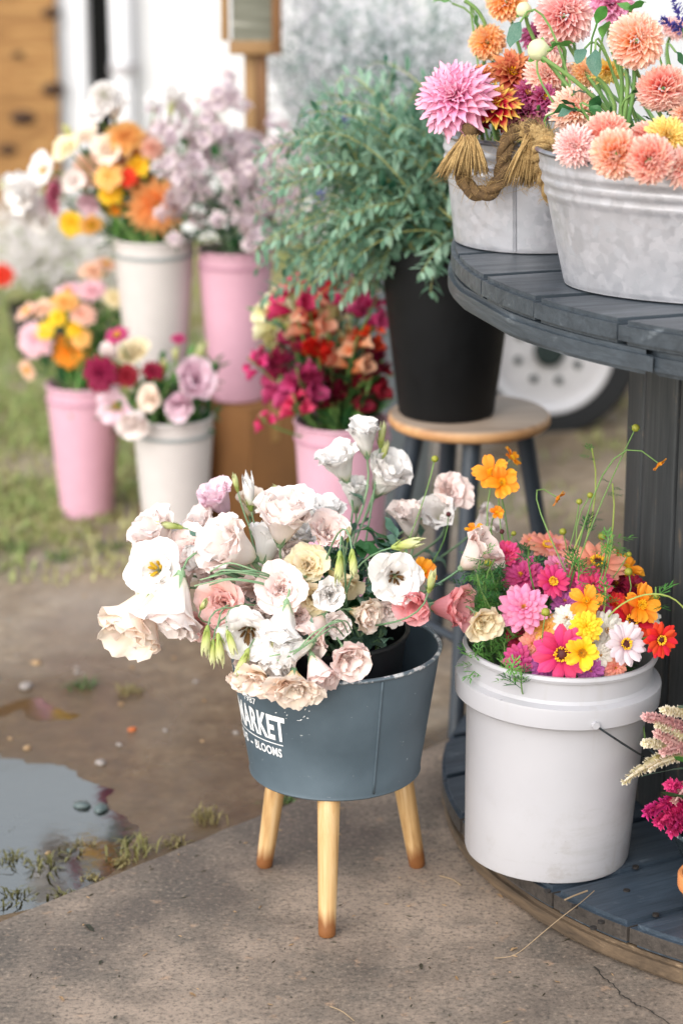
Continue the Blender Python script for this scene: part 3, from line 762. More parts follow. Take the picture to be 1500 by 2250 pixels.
def plastic_bucket():
    t = NT("white_plastic"); v = t.coord(); n = t.noise(v, 5, 4); n2 = t.noise(v, 60, 4, 0.6)
    c = t.ramp(n, [(0.3, (0.40, 0.39, 0.415)), (0.7, (0.44, 0.43, 0.452))]); c = t.mix(t.ramp(n2, [(0.70, 0.0), (0.76, 0.7)]), c, '#4a4a4c')
    sc = t.noise(t.coord('Object', (9, 9, 60)), 1.0, 6, 0.75); c = t.mix(t.ramp(t.math('MULTIPLY', sc, n), [(0.30, 0.0), (0.40, 0.2)]), c, '#8d8782')
    dr = t.noise(t.coord('Object', (40, 40, 2.2)), 1.0, 4, 0.6); c = t.mix(t.ramp(dr, [(0.60, 0.0), (0.72, 0.22)]), c, '#9b948c')
    tcz = t.new('ShaderNodeTexCoord'); spz = t.new('ShaderNodeSeparateXYZ'); t.link(tcz.outputs['Object'], spz.inputs[0])
    spl = t.noise(v, 26, 6, 0.75); low = t.ramp(spz.outputs[2], [(0.0, 1.0), (0.16, 0.0)])
    c = t.mix(t.math('MULTIPLY', t.ramp(spl, [(0.52, 0.0), (0.66, 0.30)]), low), c, '#857a6e')      # mud splashes near the foot
    t.col(c); t.set(Roughness=0.42); t.b.inputs["Subsurface Weight"].default_value = 0.08; t.b.inputs["Subsurface Radius"].default_value = (0.01, 0.01, 0.01)
    t.bump(t.noise(v, 45, 3), 0.06, 0.004)
    M = t.m
    C = Vector((0.314, 3.398, 0.0735)); Mi = T(C) @ RY(math.radians(2.2))
    r = empty("plastic_bucket", Mi, "large white plastic bucket of zinnias standing on the lower spool flange", "bucket")
    H = 0.336
    prof = [(0.0005, 0.0), (0.117, 0.0), (0.1235, 0.003), (0.1255, 0.009), (0.1295, 0.10), (0.136, 0.256), (0.1365, 0.2565), (0.1505, 0.2575), (0.1535, 0.260), (0.1545, 0.286), (0.1535, 0.290), (0.1425, 0.2935), (0.1395, 0.298), (0.1405, 0.325), (0.1445, 0.3265), (0.1462, 0.331), (0.1445, H), (0.1400, H), (0.1385, 0.331), (0.1245, 0.02), (0.121, 0.006), (0.0005, 0.006)]
    add("body", oval("body", [(q, q, z) for q, z in prof], 96, 30), M, r)
    d, nn = Vector((0.27, -0.963, 0)), Vector((0.963, 0.27, 0)); b = math.radians(36)
    pts = []
    for k in range(33):
        a = math.pi * k / 32; pts.append(Vector((0, 0, 0.268)) + d * 0.157 * math.cos(a) + (nn * math.cos(b) - Vector((0, 0, math.sin(b)))) * 0.205 * math.sin(a))
    add("bail", tube_mesh("bail", pts, 0.0017, 8), plain("wire", '#4e565c', 0.3, 0.8), r)
    for s in (1, -1):
        mb = MB(); mb.tube([Vector((0, 0, 0.268)) + d * s * 0.150, Vector((0, 0, 0.268)) + d * s * 0.1595], 0.0055, 14); add("bail_ear", mb.mesh("bail_ear", True, 50), M, r)
    return r
BUCKET_C = Vector((0.314 + 0.012, 3.398, 0.0735)); plastic_bucket()

def galv():
    t = NT("galvanised"); v = t.coord()
    vo = t.new("ShaderNodeTexVoronoi", feature='F1'); vo.inputs["Scale"].default_value = 85
    nz = t.new("ShaderNodeTexNoise"); nz.inputs["Scale"].default_value = 60; t.link(v, nz.inputs["Vector"])
    mxv = t.new("ShaderNodeMix", data_type='VECTOR'); mxv.inputs[0].default_value = 0.02; t.link(v, mxv.inputs[4]); t.link(nz.outputs["Color"], mxv.inputs[5]); t.link(mxv.outputs[1], vo.inputs["Vector"])
    sp = t.new("ShaderNodeSeparateColor"); t.link(vo.outputs["Color"], sp.inputs[0])
    n = t.noise(v, 8, 4)
    c = t.ramp(t.math('ADD', t.math('MULTIPLY', sp.outputs[0], 0.34), t.math('MULTIPLY', n, 0.66)), [(0.2, '#aeb0b7'), (0.5, '#babac1'), (0.8, '#c8c7ce')])
    st = t.noise(t.coord('Object', (14, 14, 3)), 1.0, 5, 0.65); c = t.mix(t.ramp(st, [(0.56, 0.0), (0.74, 0.45)]), c, '#8f8f94')
    t.col(c); t.set(Metallic=0.55, Roughness=t.ramp(sp.outputs[1], [(0.0, 0.34), (1.0, 0.58)])); t.bump(t.noise(v, 11, 3), 0.16, 0.012); return t.m
M_GALV = galv(); M_ROLL = plain("steel_roll", '#8d8d92', 0.35, 0.8, var=0.25, scale=60)
def jute(name, a, b):
    t = NT(name); v = t.coord(); n = t.noise(v, 420, 3, 0.7); n2 = t.noise(v, 60, 4)
    t.col(t.ramp(t.math('ADD', t.math('MULTIPLY', n, 0.6), t.math('MULTIPLY', n2, 0.4)), [(0.32, a), (0.66, b)])); t.set(Roughness=0.95); t.bump(n, 0.9, 0.004); return t.m
ROPE_A = jute("jute_brown", '#3a2a1a', '#8a6c46'); ROPE_B = jute("jute_tan", '#8a6636', '#d2b27a')
def tub(name, C, a0, b0, a1, b1, h, label, rot=0.0, seam=None):
    Mi = T(C) @ RZ(rot); r = empty(name, Mi, label, "tub")
    pr = [(0.0005, 0.0005, 0.002), (a0 - 0.004, b0 - 0.004, 0.002), (a0 - 0.0005, b0 - 0.0005, 0.0005), (a0, b0, 0.003)]
    L = lambda t: (a0 + (a1 - a0) * t, b0 + (b1 - b0) * t, h * t)
    for k in range(1, 41):
        t = k / 40; x, y, z = L(t); o = 0.0
        for zc in (0.135, 0.225, 0.315):
            dz = (1 - t) - zc; o += 0.0035 * math.exp(-(dz / 0.022) ** 2)
        pr.append((x + o, y + o, z))
    pr += [(a1 - 0.003, b1 - 0.003, h), (a0 - 0.003, b0 - 0.003, 0.01), (0.0005, 0.0005, 0.01)]
    add("body", oval("body", pr, 96, 60), M_GALV, r)
    add("rolled_rim", ring("rolled_rim", a1, b1, h, 0.0042, 96), M_ROLL, r)
    if seam is not None:
        for d in (-0.012, 0.0, 0.012):
            q = []
            for k in range(13):
                t = 0.02 + 0.94 * k / 12; x, y, z = L(t); q.append(Vector((x * math.cos(seam + d * (1 if d else 1) * 1.4), y * math.sin(seam + d * 1.4), z)) * 1.0)
            add("seam", tube_mesh("seam", [p + Vector((p.x, p.y, 0)).normalized() * 0.0006 for p in q], 0.0013, 5), M_GALV, r)
    return r, Mi
TUB1_C, TUB2_C = Vector((0.300, 3.762, TOPZ + 0.002)), Vector((0.625, 3.415, TOPZ + 0.002))
tub1, TM1 = tub("galvanised_tub", TUB1_C, 0.123, 0.123, 0.142, 0.142, 0.168, "small round galvanised tub with a tasselled rope handle on the spool table", 0, math.radians(-107))
tub2, TM2 = tub("galvanised_tub", TUB2_C, 0.305, 0.168, 0.348, 0.212, 0.193, "long oval galvanised tub of coral dahlias at the front of the spool table", math.radians(-3))
def rope(parent, Mi, path, R_, name="rope_handle", mat=ROPE_A, twist=38, hair=420, seed=0):
    rr = random.Random(seed); q = []
    for a, b in zip(path, path[1:]): q += [a.lerp(b, k / 8) for k in range(8)]
    q.append(path[-1])
    for _ in range(4): q = [q[0]] + [(q[i - 1] + q[i] * 2 + q[i + 1]) / 4 for i in range(1, len(q) - 1)] + [q[-1]]
    root = empty(name, Matrix()); root.parent = parent
    inv = Mi.inverted(); q = [inv @ p for p in q]
    fr = []; d = (q[1] - q[0]).normalized(); a = d.orthogonal().normalized(); L = 0
    for i, p in enumerate(q):
        dn = (q[min(i + 1, len(q) - 1)] - q[max(i - 1, 0)]).normalized(); a = d.rotation_difference(dn) @ a; a = (a - dn * a.dot(dn)).normalized(); d = dn
        if i: L += (p - q[i - 1]).length
        fr.append((p, a.copy(), d.cross(a), L))
    for s in range(3):
        pts = []
        for p, a, b, l in fr:
            th = l * twist * 2.2 + s * 2.094; pts.append(p + (a * math.cos(th) + b * math.sin(th)) * R_ * 0.52)
        mb = MB(); mb.tube(pts, R_ * 0.56, 8); add("strand", mb.mesh("strand"), mat, root)
    mb = MB()
    for _ in range(hair):
        p, a, b, l = rr.choice(fr); th = rr.uniform(0, 6.28); d0 = a * math.cos(th) + b * math.sin(th); e = Vector((rr.gauss(0, 1), rr.gauss(0, 1), rr.gauss(0, 1))).normalized()
        mb.tube([p + d0 * R_ * 0.9, p + d0 * R_ * 1.15 + e * R_ * 0.5, p + d0 * R_ * 1.3 + e * R_ * 1.3], [0.0004, 0.0003, 0.0001], 3, False)
    add("loose_fibre", mb.mesh("loose_fibre"), ROPE_B, root, kind="stuff")
    return root
def tassel(parent, Mi, top, ends, n, seed, knot=0.012):
    """a frayed rope end: strands fan from a bound neck"""
    rr = random.Random(seed); inv = Mi.inverted(); mb = MB()
    root = empty("tassel", Matrix()); root.parent = parent
    for k in range(n):
        u = rr.random(); e = ends[0].lerp(ends[1], u) + Vector((rr.gauss(0, 0.003), rr.uniform(-0.012, 0.010), rr.uniform(-0.006, 0.008)))
        m = top.lerp(e, 0.45) + Vector(((u - 0.5) * 0.012, -0.010 + rr.gauss(0, 0.004), 0.006))
        st = top + Vector((rr.gauss(0, 0.004), rr.gauss(0, 0.004), 0))
        pts = [inv @ p for p in bez(st, st.lerp(m, 0.6), m, e, 6)]
        mb.tube(pts, [0.0013, 0.0014, 0.0015, 0.0015, 0.0014, 0.0012, 0.0005], 4, True)
        for _ in range(1):
            p = pts[rr.randrange(3, 7)]; mb.tube([p, p + Vector((rr.gauss(0, .006), rr.gauss(0, .004), -0.004)), p + Vector((rr.gauss(0, .010), rr.gauss(0, .006), -0.012))], [0.0004, 0.0003, 0.0001], 3, False)
    add("frayed_strand", mb.mesh("frayed_strand"), ROPE_B, root, kind="stuff")
    bm = bmesh.new(); bmesh.ops.create_icosphere(bm, subdivisions=3, radius=knot)
    for v in bm.verts: v.co = Vector((v.co.x, v.co.y * 0.9, v.co.z * 1.1)) * (1 + 0.12 * math.sin(v.co.z * 900 + v.co.x * 500))
    me = bpy.data.meshes.new("knot"); bm.to_mesh(me); bm.free(); me.polygons.foreach_set("use_smooth", [True] * len(me.polygons))
    add("knot", me, ROPE_A, root, basis=T(inv @ (top + Vector((0, 0, 0.006)))))
YA = 3.602
rope(tub1, TM1, [P(1040, 285, 3.63), P(1022, 310, YA), P(1014, 370, YA), P(1020, 402, YA - .008), P(1045, 425, YA - .012), P(1075, 424, YA - .014), P(1100, 395, YA - .010), P(1106, 350, YA), P(1112, 312, YA), P(1135, 284, 3.625), P(1150, 290, 3.66)], 0.0118, seed=1)
tassel(tub1, TM1, P(1030, 293, 3.595), (P(960, 384, 3.585), P(1074, 380, 3.585)), 190, 2)
YB = 3.52
rope(tub2, TM2, [P(1235, 335, 3.44), P(1205, 306, 3.42), P(1184, 318, 3.43), P(1186, 360, 3.47), P(1198, 400, 3.49), P(1212, 440, 3.50)], 0.0108, mat=ROPE_B, seed=3)
tassel(tub2, TM2, P(1168, 288, 3.50), (P(1112, 400, YB), P(1184, 405, YB)), 150, 4)
rope(tub2, TM2, [P(1150, 285, 3.52), P(1175, 283, 3.50), P(1205, 305, 3.43)], 0.011, "rope_end", ROPE_B, seed=6)

# tall cone vases
def vase(px, pyr, Y, r1, h, col, label, base=None):
    p = P(px, pyr, Y); zt = p.z; z0 = zt - h if base is None else base; h = zt - z0; r0 = r1 * 0.69
    m = {'pink': plain("pink_enamel", '#cb9dae', 0.38, var=0.03), 'white': plain("grey_white_enamel", '#c2bbb8', 0.4, var=0.03)}[col]
    md = plain("band_pink", '#b58698', 0.45, var=0.05) if col == 'pink' else plain("band_grey", '#8a9090', 0.45, var=0.05)
    Mi = T((p.x, Y, z0)); r = empty("cone_vase", Mi, label, "vase", "tall tapered flower vases")
    add("body", oval("body", [(q, q, z) for q, z in ((0.0005, 0), (r0 - 0.004, 0), (r0, 0.004), (r1 - 0.004, h - 0.034), (r1 - 0.004, h), (r1 - 0.007, h), (r0 - 0.006, 0.01), (0.0005, 0.01))], 48), m, r)
    add("band", oval("band", [(r1 - 0.0044, r1 - 0.0044, h - 0.037), (r1 - 0.001, r1 - 0.001, h - 0.035), (r1 - 0.001, r1 - 0.001, h - 0.030), (r1 - 0.0035, r1 - 0.0035, h - 0.028)], 48), md, r)
    add("rim", ring("rim", r1 - 0.004, r1 - 0.004, h, 0.0042, 48), m, r)
    return Vector((p.x, Y, zt))
V1 = vase(183, 843, 5.40, 0.0885, 0.335, 'pink', "pink vase of peach and orange zinnias standing alone on the grass", 0.0)
V2 = vase(380, 915, 4.95, 0.0875, 0.335, 'white', "off-white vase of lisianthus and burgundy blooms standing on the ground", 0.0)
V3 = vase(338, 523, 5.22, 0.0905, 0.335, 'white', "off-white vase of orange dahlias raised on a box")
V4 = vase(516, 547, 5.22, 0.0845, 0.335, 'pink', "pink vase of lilac sprigs raised on a box beside the off-white vase")
V5 = vase(752, 925, 4.55, 0.0960, 0.44, 'pink', "pink vase of magenta snapdragons beside the stool", 0.0)
def carton(c, a, b, rot, zt, label):
    Mi = T(c) @ RZ(rot); r = empty("cardboard_box", Mi, label, "box", "boxes under the raised vases")
    card = plain("cardboard", '#8a5f36', 0.85, var=0.12, scale=12, bump=0.1)
    add("body", bevel_box("body", (-a / 2, -b / 2, 0), (a / 2, b / 2, zt - 0.006), 0.003), card, r)
    for s in (-1, 1): add("flap", bevel_box("flap", (-a / 2 + 0.001, -b / 4 + 0.0015, -0.002), (a / 2 - 0.001, b / 4 - 0.0015, 0.0022), 0.001), card, r, basis=T((0, s * b / 4, zt - 0.0035)))
    add("tape", bevel_box("tape", (-0.012, -b / 2 - 0.001, zt * 0.72), (0.012, -b / 2 + 0.002, zt - 0.004), 0.0004), plain("packing_tape", '#a8814e', 0.35), r)
carton(Vector((P(551, 900, 5.24).x, 5.24, -0.004)), 0.165, 0.150, math.radians(48), V4.z - 0.335 + 0.003, "brown cardboard box under the raised pink vase, one corner forward")
carton(Vector((V3.x + 0.026, V3.y + 0.02, -0.004)), 0.125, 0.20, 0, V3.z - 0.335 + 0.003, "brown cardboard box under the raised off-white vase")

# stool with the tall black bucket
def stool():
    c = P(1031, 905, 4.30); zt = c.z; Mi = T((c.x, c.y, 0)); r = empty("wooden_stool", Mi, "round topped stool with dark legs under the black bucket", "stool")
    t = NT("seat_wood"); v = t.coord("Object", (3, 30, 30)); n = t.noise(v, 1.5, 5); ed = t.new("ShaderNodeTexCoord"); sp = t.new("ShaderNodeSeparateXYZ"); t.link(ed.outputs["Object"], sp.inputs[0])
    cc = t.ramp(n, [(0.3, '#6f665f'), (0.7, '#a09488')]); side = t.ramp(n, [(0.3, '#a9764a'), (0.7, '#cf9f6e')])
    t.col(t.mix(t.ramp(sp.outputs[2], [(-0.002 + 0.02, 0.0), (0.0215, 1.0)]), side, cc)); t.set(Roughness=0.55)
    R0 = 178 * mpp(c)
    add("seat", oval("seat", [(q, q, z) for q, z in ((0.0005, 0), (R0 - 0.006, 0), (R0, 0.006), (R0, 0.017), (R0 - 0.006, 0.0225), (0.0005, 0.0225))], 64, 50), t.m, r, basis=T((0, 0, zt - 0.0225)))
    M_L = plain("dark_leg", '#2e3640', 0.5)
    tops = [Vector((-0.095, 0.0, 0)), Vector((0.0, -0.10, 0)), Vector((0.10, 0.01, 0)), Vector((-0.03, 0.095, 0))]
    feet = [P(800, 1500, 4.33) - Vector((c.x, c.y, 0)), G(1000, 1622, -0.01) - Vector((c.x, c.y, 0)), Vector((0.185, 0.03, 0)), Vector((-0.05, 0.20, 0))]
    for a, b in zip(tops, feet):
        a = Vector((a.x, a.y, zt - 0.024)); b = Vector((b.x, b.y, -0.012)); add("leg", tube_mesh("leg", [b, b.lerp(a, 0.5), a], [0.014, 0.016, 0.017], 12), M_L, r)
    for k in range(4):
        a, b = tops[k], feet[k]; a2, b2 = tops[(k + 1) % 4], feet[(k + 1) % 4]; f = 0.62 if k % 2 else 0.70
        p = Vector((a.x, a.y, zt)).lerp(Vector((b.x, b.y, 0)), f); q = Vector((a2.x, a2.y, zt)).lerp(Vector((b2.x, b2.y, 0)), f)
        add("rung", tube_mesh("rung", [p, q], 0.009, 8), M_L, r)
    bc = Vector((P(980, 905, 4.30).x, 4.30, zt + 0.0005)); h = 0.315
    me = oval("bucket", [(q, q, z) for q, z in ((0.0005, 0), (0.085, 0), (0.088, 0.004), (0.1225, h - 0.03), (0.128, h - 0.029), (0.1285, h), (0.122, h), (0.084, 0.01), (0.0005, 0.01))], 64)
    tag(add("black_bucket", me, plain("black_plastic_soft", (0.004, 0.0045, 0.0055), 0.6, var=0.2, spec=0.25), basis=T(bc)), "tall black bucket of trailing greenery standing on the stool", "bucket")
    return bc + Vector((0, 0, h))
STB = stool()
# hidden stands for the grey haze of statice and the far bush, and the pots by the celosia
STAT = Vector((P(830, 500, 5.5).x, 5.5, 0.62))
tag(add("grey_bucket", oval("bucket", [(q, q, z) for q, z in ((0.0005, 0), (0.12, 0), (0.15, 0.60), (0.154, 0.62), (0.146, 0.62), (0.115, 0.01), (0.0005, 0.01))], 48), plain("bucket_grey", '#6d7478', 0.5), basis=T((STAT.x, STAT.y, -0.005))), "tall grey bucket behind the greenery, holding the hazy statice", "bucket")
BUSH = Vector((P(120, 640, 7.0).x, 7.0, 0.16))
tag(add("dark_pot", oval("pot", [(q, q, z) for q, z in ((0.0005, 0), (0.11, 0), (0.14, 0.165), (0.134, 0.165), (0.105, 0.01), (0.0005, 0.01))], 40), plain("pot_dark", '#3a3634', 0.6), basis=T((BUSH.x, BUSH.y, -0.01))), "low dark pot under the pale bush by the plywood", "pot")
CEL = Vector((0.592, 3.33, 0.142))
cr = tag(add("enamel_bowl", oval("bowl", [(q, q, z) for q, z in ((0.0005, 0), (0.06, 0), (0.085, 0.03), (0.098, 0.068), (0.094, 0.068), (0.08, 0.03), (0.0005, 0.006))], 48), plain("dark_enamel", '#232a2e', 0.25), basis=T((CEL.x, CEL.y, 0.0738))), "dark enamel bowl of celosia with a speckled rim on the spool", "bowl")
tsp = NT("speckled_rim"); vsp = tsp.coord(); tsp.col(tsp.ramp(tsp.noise(vsp, 190, 2), [(0.55, '#3c4a50'), (0.62, '#d5d8d8')])); tsp.set(Roughness=0.3)
add("rim", ring("rim", 0.0965, 0.0965, 0.068, 0.0034, 48), tsp.m, cr)
M_TERRA = plain("terracotta", '#c07a46', 0.7, var=0.15, scale=40)
tag(add("terracotta_pot", oval("pot", [(q, q, z) for q, z in ((0.0005, 0), (0.034, 0), (0.036, 0.002), (0.044, 0.052), (0.0495, 0.053), (0.051, 0.057), (0.051, 0.073), (0.049, 0.076), (0.045, 0.076), (0.034, 0.01), (0.0005, 0.01))], 48), M_TERRA, basis=T((0.532, 3.155, 0.0738))), "small terracotta pot at the front of the lower spool flange", "pot")
# ------------------------------------------------------------------ flowers: petal shapes
def petal(name, a0, am, a1, W, wrap=1.0, ruffle=0.05, freq=3.0, cup=0.0, r0=0.05, rows=8, cols=9, tip=0.22, prof='ob', seed=0, notch=0.0, L=1.0, fr2=0.5):
    """a petal of unit length along a curve whose slope (degrees above horizontal) goes a0 -> am -> a1; wrap bends it round the flower's axis"""
    rr = random.Random(seed); ph = [rr.uniform(0, 6.28) for _ in range(5)]
    jag = [rr.uniform(-1, 1) for _ in range(cols)]
    K = 24; rho, zz, al = [r0], [0.0], []
    for i in range(K + 1):
        t = i / K; a = (1 - t) ** 2 * a0 + 2 * t * (1 - t) * (2 * am - 0.5 * (a0 + a1)) + t * t * a1; al.append(math.radians(a))
        if i < K: rho.append(rho[-1] + math.cos(al[-1]) * L / K); zz.append(zz[-1] + math.sin(al[-1]) * L / K)
    def at(t):
        x = min(max(t, 0), 1) * K; i = min(int(x), K - 1); f = x - i
        return rho[i] * (1 - f) + rho[i + 1] * f, zz[i] * (1 - f) + zz[i + 1] * f, al[i] * (1 - f) + al[i + 1] * f
    vs, fs, ts, ss = [], [], [], []
    for i in range(rows):
        for j in range(cols):
            s = 2 * j / (cols - 1) - 1; t0 = i / (rows - 1)
            t = t0 * (1 - tip * s * s - notch * max(0, 1 - abs(s) * 3) + 0.045 * ruffle * 10 * jag[j] * (t0 > 0.9))
            if prof == 'ob': hw = W * 0.5 * (0.22 + 0.78 * math.sin(min(1, t0 / 0.8) * math.pi / 2) ** 1.1) * (1 if t0 < 0.8 else 1 - 0.22 * ((t0 - 0.8) / 0.2) ** 2)
            elif prof == 'spat': hw = W * 0.5 * (0.35 + 0.65 * min(1, t0 / 0.6) ** 0.8) * (math.sqrt(max(0.0, 1 - max(0, (t0 - 0.62) / 0.40) ** 2)))
            else: hw = W * 0.5 * (math.sin(math.pi * (0.12 + 0.88 * t0) ** 0.85) ** 0.75 if t0 < 1 else 0.02)
            r, z, a = at(t)
            th = s * hw / max(r, 0.12) * wrap
            th = max(-2.2, min(2.2, th)); x, y = r * math.sin(th), r * math.cos(th)
            xf, yf = s * hw, r
            x, y = x * wrap + xf * (1 - wrap), y * wrap + yf * (1 - wrap)
            d = ruffle * t0 ** 2.2 * (math.sin(freq * s * 3.14 + ph[0]) + fr2 * math.sin(2.3 * freq * s * 3.14 + ph[1]) + 0.4 * math.sin(5 * t0 + ph[2] + 2 * s)) + cup * s * s * hw * 2
            d += ruffle * 0.6 * t0 * abs(s) ** 2 * math.sin(6 * t0 + ph[3] + (1 if s > 0 else 0))
            nr, nz = -math.sin(a), math.cos(a)
            k = math.hypot(x, y) or 1
            vs.append((x + x / k * nr * d, y + y / k * nr * d, z + nz * d)); ts.append(t0); ss.append(s)
    for i in range(rows - 1):
        for j in range(cols - 1):
            q = i * cols + j; fs.append((q, q + 1, q + cols + 1, q + cols))
    return mesh_from(name, vs, fs, ts, ss)
NV = 4
def fam(name, **k): return [petal(name, seed=i * 17 + len(name), **k) for i in range(NV)]
PET = {
    'li_open': fam("petal", a0=68, am=42, a1=-4, W=1.34, wrap=0.8, ruffle=0.048, freq=2.3, rows=10, cols=15, tip=0.16, r0=0.04),
    'li_mid': fam("petal", a0=76, am=58, a1=24, W=1.15, wrap=0.88, ruffle=0.05, freq=2.6, rows=10, cols=15, L=0.82, tip=0.14),
    'li_in': fam("petal", a0=82, am=78, a1=56, W=0.92, wrap=0.9, ruffle=0.065, freq=2.4, rows=8, cols=13, L=0.64, tip=0.12),
    'li_core': fam("petal", a0=86, am=92, a1=84, W=0.70, wrap=0.9, ruffle=0.10, freq=2.2, rows=7, cols=11, L=0.5, tip=0.12),
    'li_bell': fam("petal", a0=50, am=72, a1=30, W=1.36, wrap=0.97, ruffle=0.055, freq=2.4, rows=10, cols=15, tip=0.14),
    'li_bell_in': fam("petal", a0=60, am=80, a1=58, W=1.2, wrap=0.97, ruffle=0.065, freq=2.6, rows=10, cols=15, L=0.93, tip=0.12),
    'li_bud': fam("petal", a0=66, am=88, a1=104, W=0.62, wrap=1.0, ruffle=0.015, freq=1.0, rows=7, cols=7, prof='lan', r0=0.05),
    'zi': fam("petal", a0=18, am=6, a1=-10, W=0.44, wrap=0.0, ruffle=0.02, freq=1.0, cup=-0.16, rows=6, cols=5, prof='spat', tip=0.05, r0=0.10, notch=0.05),
    'zi_up': fam("petal", a0=46, am=30, a1=8, W=0.44, wrap=0.0, ruffle=0.02, freq=1.0, cup=-0.14, rows=6, cols=5, prof='spat', tip=0.05, r0=0.05, notch=0.03),
    'co': fam("petal", a0=30, am=14, a1=2, W=0.66, wrap=0.0, ruffle=0.05, freq=1.6, cup=0.10, rows=7, cols=9, prof='ob', tip=0.16, r0=0.06, notch=0.10),
    'da': fam("petal", a0=0, am=5, a1=-4, W=0.50, wrap=0.0, ruffle=0.012, freq=1.0, cup=0.52, rows=7, cols=7, prof='spat', tip=0.10, r0=0.0),
    'da_wide': fam("petal", a0=10, am=3, a1=-14, W=0.48, wrap=0.0, ruffle=0.03, freq=1.0, cup=0.30, rows=7, cols=7, prof='spat', tip=0.22, r0=0.0),
}
def layout(kind, rr):
    """[(petal family, local matrix)] for a flower head along +Z, about unit petal length"""
    o = []
    def whorl(f, n, r0=0.0, tilt=0.0, sc=1.0, z=0.0, jit=0.10, off=None):
        off = rr.uniform(0, 6.28) if off is None else off
        for k in range(n):
            a = off + 2 * math.pi * k / n + rr.uniform(-jit, jit)
            s = sc * rr.uniform(0.92, 1.06)
            o.append((f, RZ(a) @ T((0, r0, z)) @ RX(tilt + rr.uniform(-jit, jit) * 0.8) @ SC((s, s, s * rr.uniform(0.9, 1.1)))))
    if kind == 'li_open': whorl('li_open', 5, jit=0.14); whorl('li_open', 3, tilt=0.18, sc=0.9, jit=0.2); whorl('li_mid', 5, sc=0.92, jit=0.2)
    elif kind == 'li_double': whorl('li_open', 6, jit=0.16); whorl('li_mid', 6, jit=0.2); whorl('li_mid', 4, sc=0.82, tilt=0.16, jit=0.25); whorl('li_in', 6, jit=0.25); whorl('li_core', 5, jit=0.3)
    elif kind == 'li_rose': whorl('li_mid', 6, jit=0.2, sc=1.15); whorl('li_in', 6, jit=0.2, sc=1.25); whorl('li_in', 5, jit=0.25); whorl('li_core', 5, jit=0.3)
    elif kind == 'li_bell': whorl('li_bell', 5, jit=0.12); whorl('li_bell_in', 5, jit=0.15)
    elif kind == 'li_cup': whorl('li_bell_in', 5, jit=0.12, sc=1.05); whorl('li_in', 4, sc=1.3, jit=0.15)
    elif kind == 'li_bud': whorl('li_bud', 5, jit=0.05)
    elif kind == 'zi_single': whorl('zi', 11, jit=0.12, r0=0.05); whorl('zi', 11, jit=0.14, tilt=0.12, sc=0.95, z=0.02, r0=0.05)
    elif kind == 'zi_double':
        for i, (n, sc, tl) in enumerate(((14, 1.0, 0.0), (14, 0.92, 0.14), (12, 0.80, 0.26), (10, 0.64, 0.42), (8, 0.48, 0.6), (6, 0.34, 0.8))): whorl('zi', n, tilt=tl, sc=sc, z=0.035 * i, jit=0.14)
    elif kind == 'co': whorl('co', 5, jit=0.08); whorl('co', 4, jit=0.12, tilt=0.15, sc=0.92, z=0.02)
    elif kind in ('da_ball', 'da_deco', 'da_open'):
        N = {'da_ball': 150, 'da_deco': 96, 'da_open': 44}[kind]
        for k in range(N):
            f = (k + 0.5) / N; a = k * 2.399963 + rr.uniform(-0.08, 0.08)
            if kind == 'da_ball':
                el = math.radians(88 - 132 * f ** 0.62 + rr.uniform(-8, 8)); L = (0.46 + 0.22 * min(1, f * 2)) * rr.uniform(0.94, 1.05); base = 0.34; w = 0.62 + 0.62 * min(1, f * 1.6); fm = 'da'
            elif kind == 'da_deco':
                el = math.radians(84 - 100 * f ** 0.62 + rr.uniform(-6, 6)); L = (0.36 + 0.64 * f ** 0.55) * rr.uniform(0.93, 1.05); base = 0.06; w = 0.62 + 0.55 * f; fm = 'da_wide'
            else:
                el = math.radians(72 - 76 * f ** 0.7 + rr.uniform(-6, 6)); L = (0.42 + 0.58 * f ** 0.5) * rr.uniform(0.93, 1.05); base = 0.08; w = 0.72 + 0.3 * f; fm = 'da_wide'
            o.append((fm, RZ(a) @ RX(el) @ T((0, base, 0)) @ RY(rr.uniform(-0.15, 0.15)) @ SC((w * (0.62 if kind == 'da_ball' else 0.8), L, 0.7))))
    return o
# small pieces
def blob(name, r, sub=2, amp=0.15, sq=(1, 1, 1), seed=0):
    bm = bmesh.new(); bmesh.ops.create_icosphere(bm, subdivisions=sub, radius=r); o3 = Vector((seed * 1.7, seed * 0.9, 3))
    for v in bm.verts: v.co = Vector((v.co.x * sq[0], v.co.y * sq[1], v.co.z * sq[2])) * (1 + amp * mnoise.noise(v.co / r * 2.2 + o3))
    me = bpy.data.meshes.new(name); bm.to_mesh(me); bm.free(); me.polygons.foreach_set("use_smooth", [True] * len(me.polygons)); return me
def floret_mesh(name, n, r_in, r_out, h, seed, size=0.05, dome=0.1):
    rr = random.Random(seed); mb = MB()
    for k in range(n):
        a = k * 2.399963; q = math.sqrt((k + 0.5) / n); r = r_in + (r_out - r_in) * q; z = dome * (1 - (r / max(r_out, 1e-6)) ** 2)
        c = Vector((r * math.cos(a), r * math.sin(a), z)); u = Vector((math.cos(a) * 0.35, math.sin(a) * 0.35, 1)).normalized(); s = size * rr.uniform(0.8, 1.25)
        mb.tube([c, c + u * s * h, c + u * s * h * 1.35], [s * 0.45, s * 0.55, s * 0.12], 5)
    return mb.mesh(name, True, 60)
CEN_ZI = [blob("centre", 0.24, 2, 0.1, (1, 1, 0.55), i) for i in range(2)]
FLO_ZI = [floret_mesh("florets", 26, 0.17, 0.29, 1.6, i, 0.075, 0.06) for i in range(2)]
FLO_CO = [floret_mesh("florets", 34, 0.0, 0.20, 2.4, i, 0.055, 0.12) for i in range(2)]
STAM_LI = [floret_mesh("stamens", 9, 0.02, 0.13, 3.0, i, 0.075, 0.30) for i in range(3)]
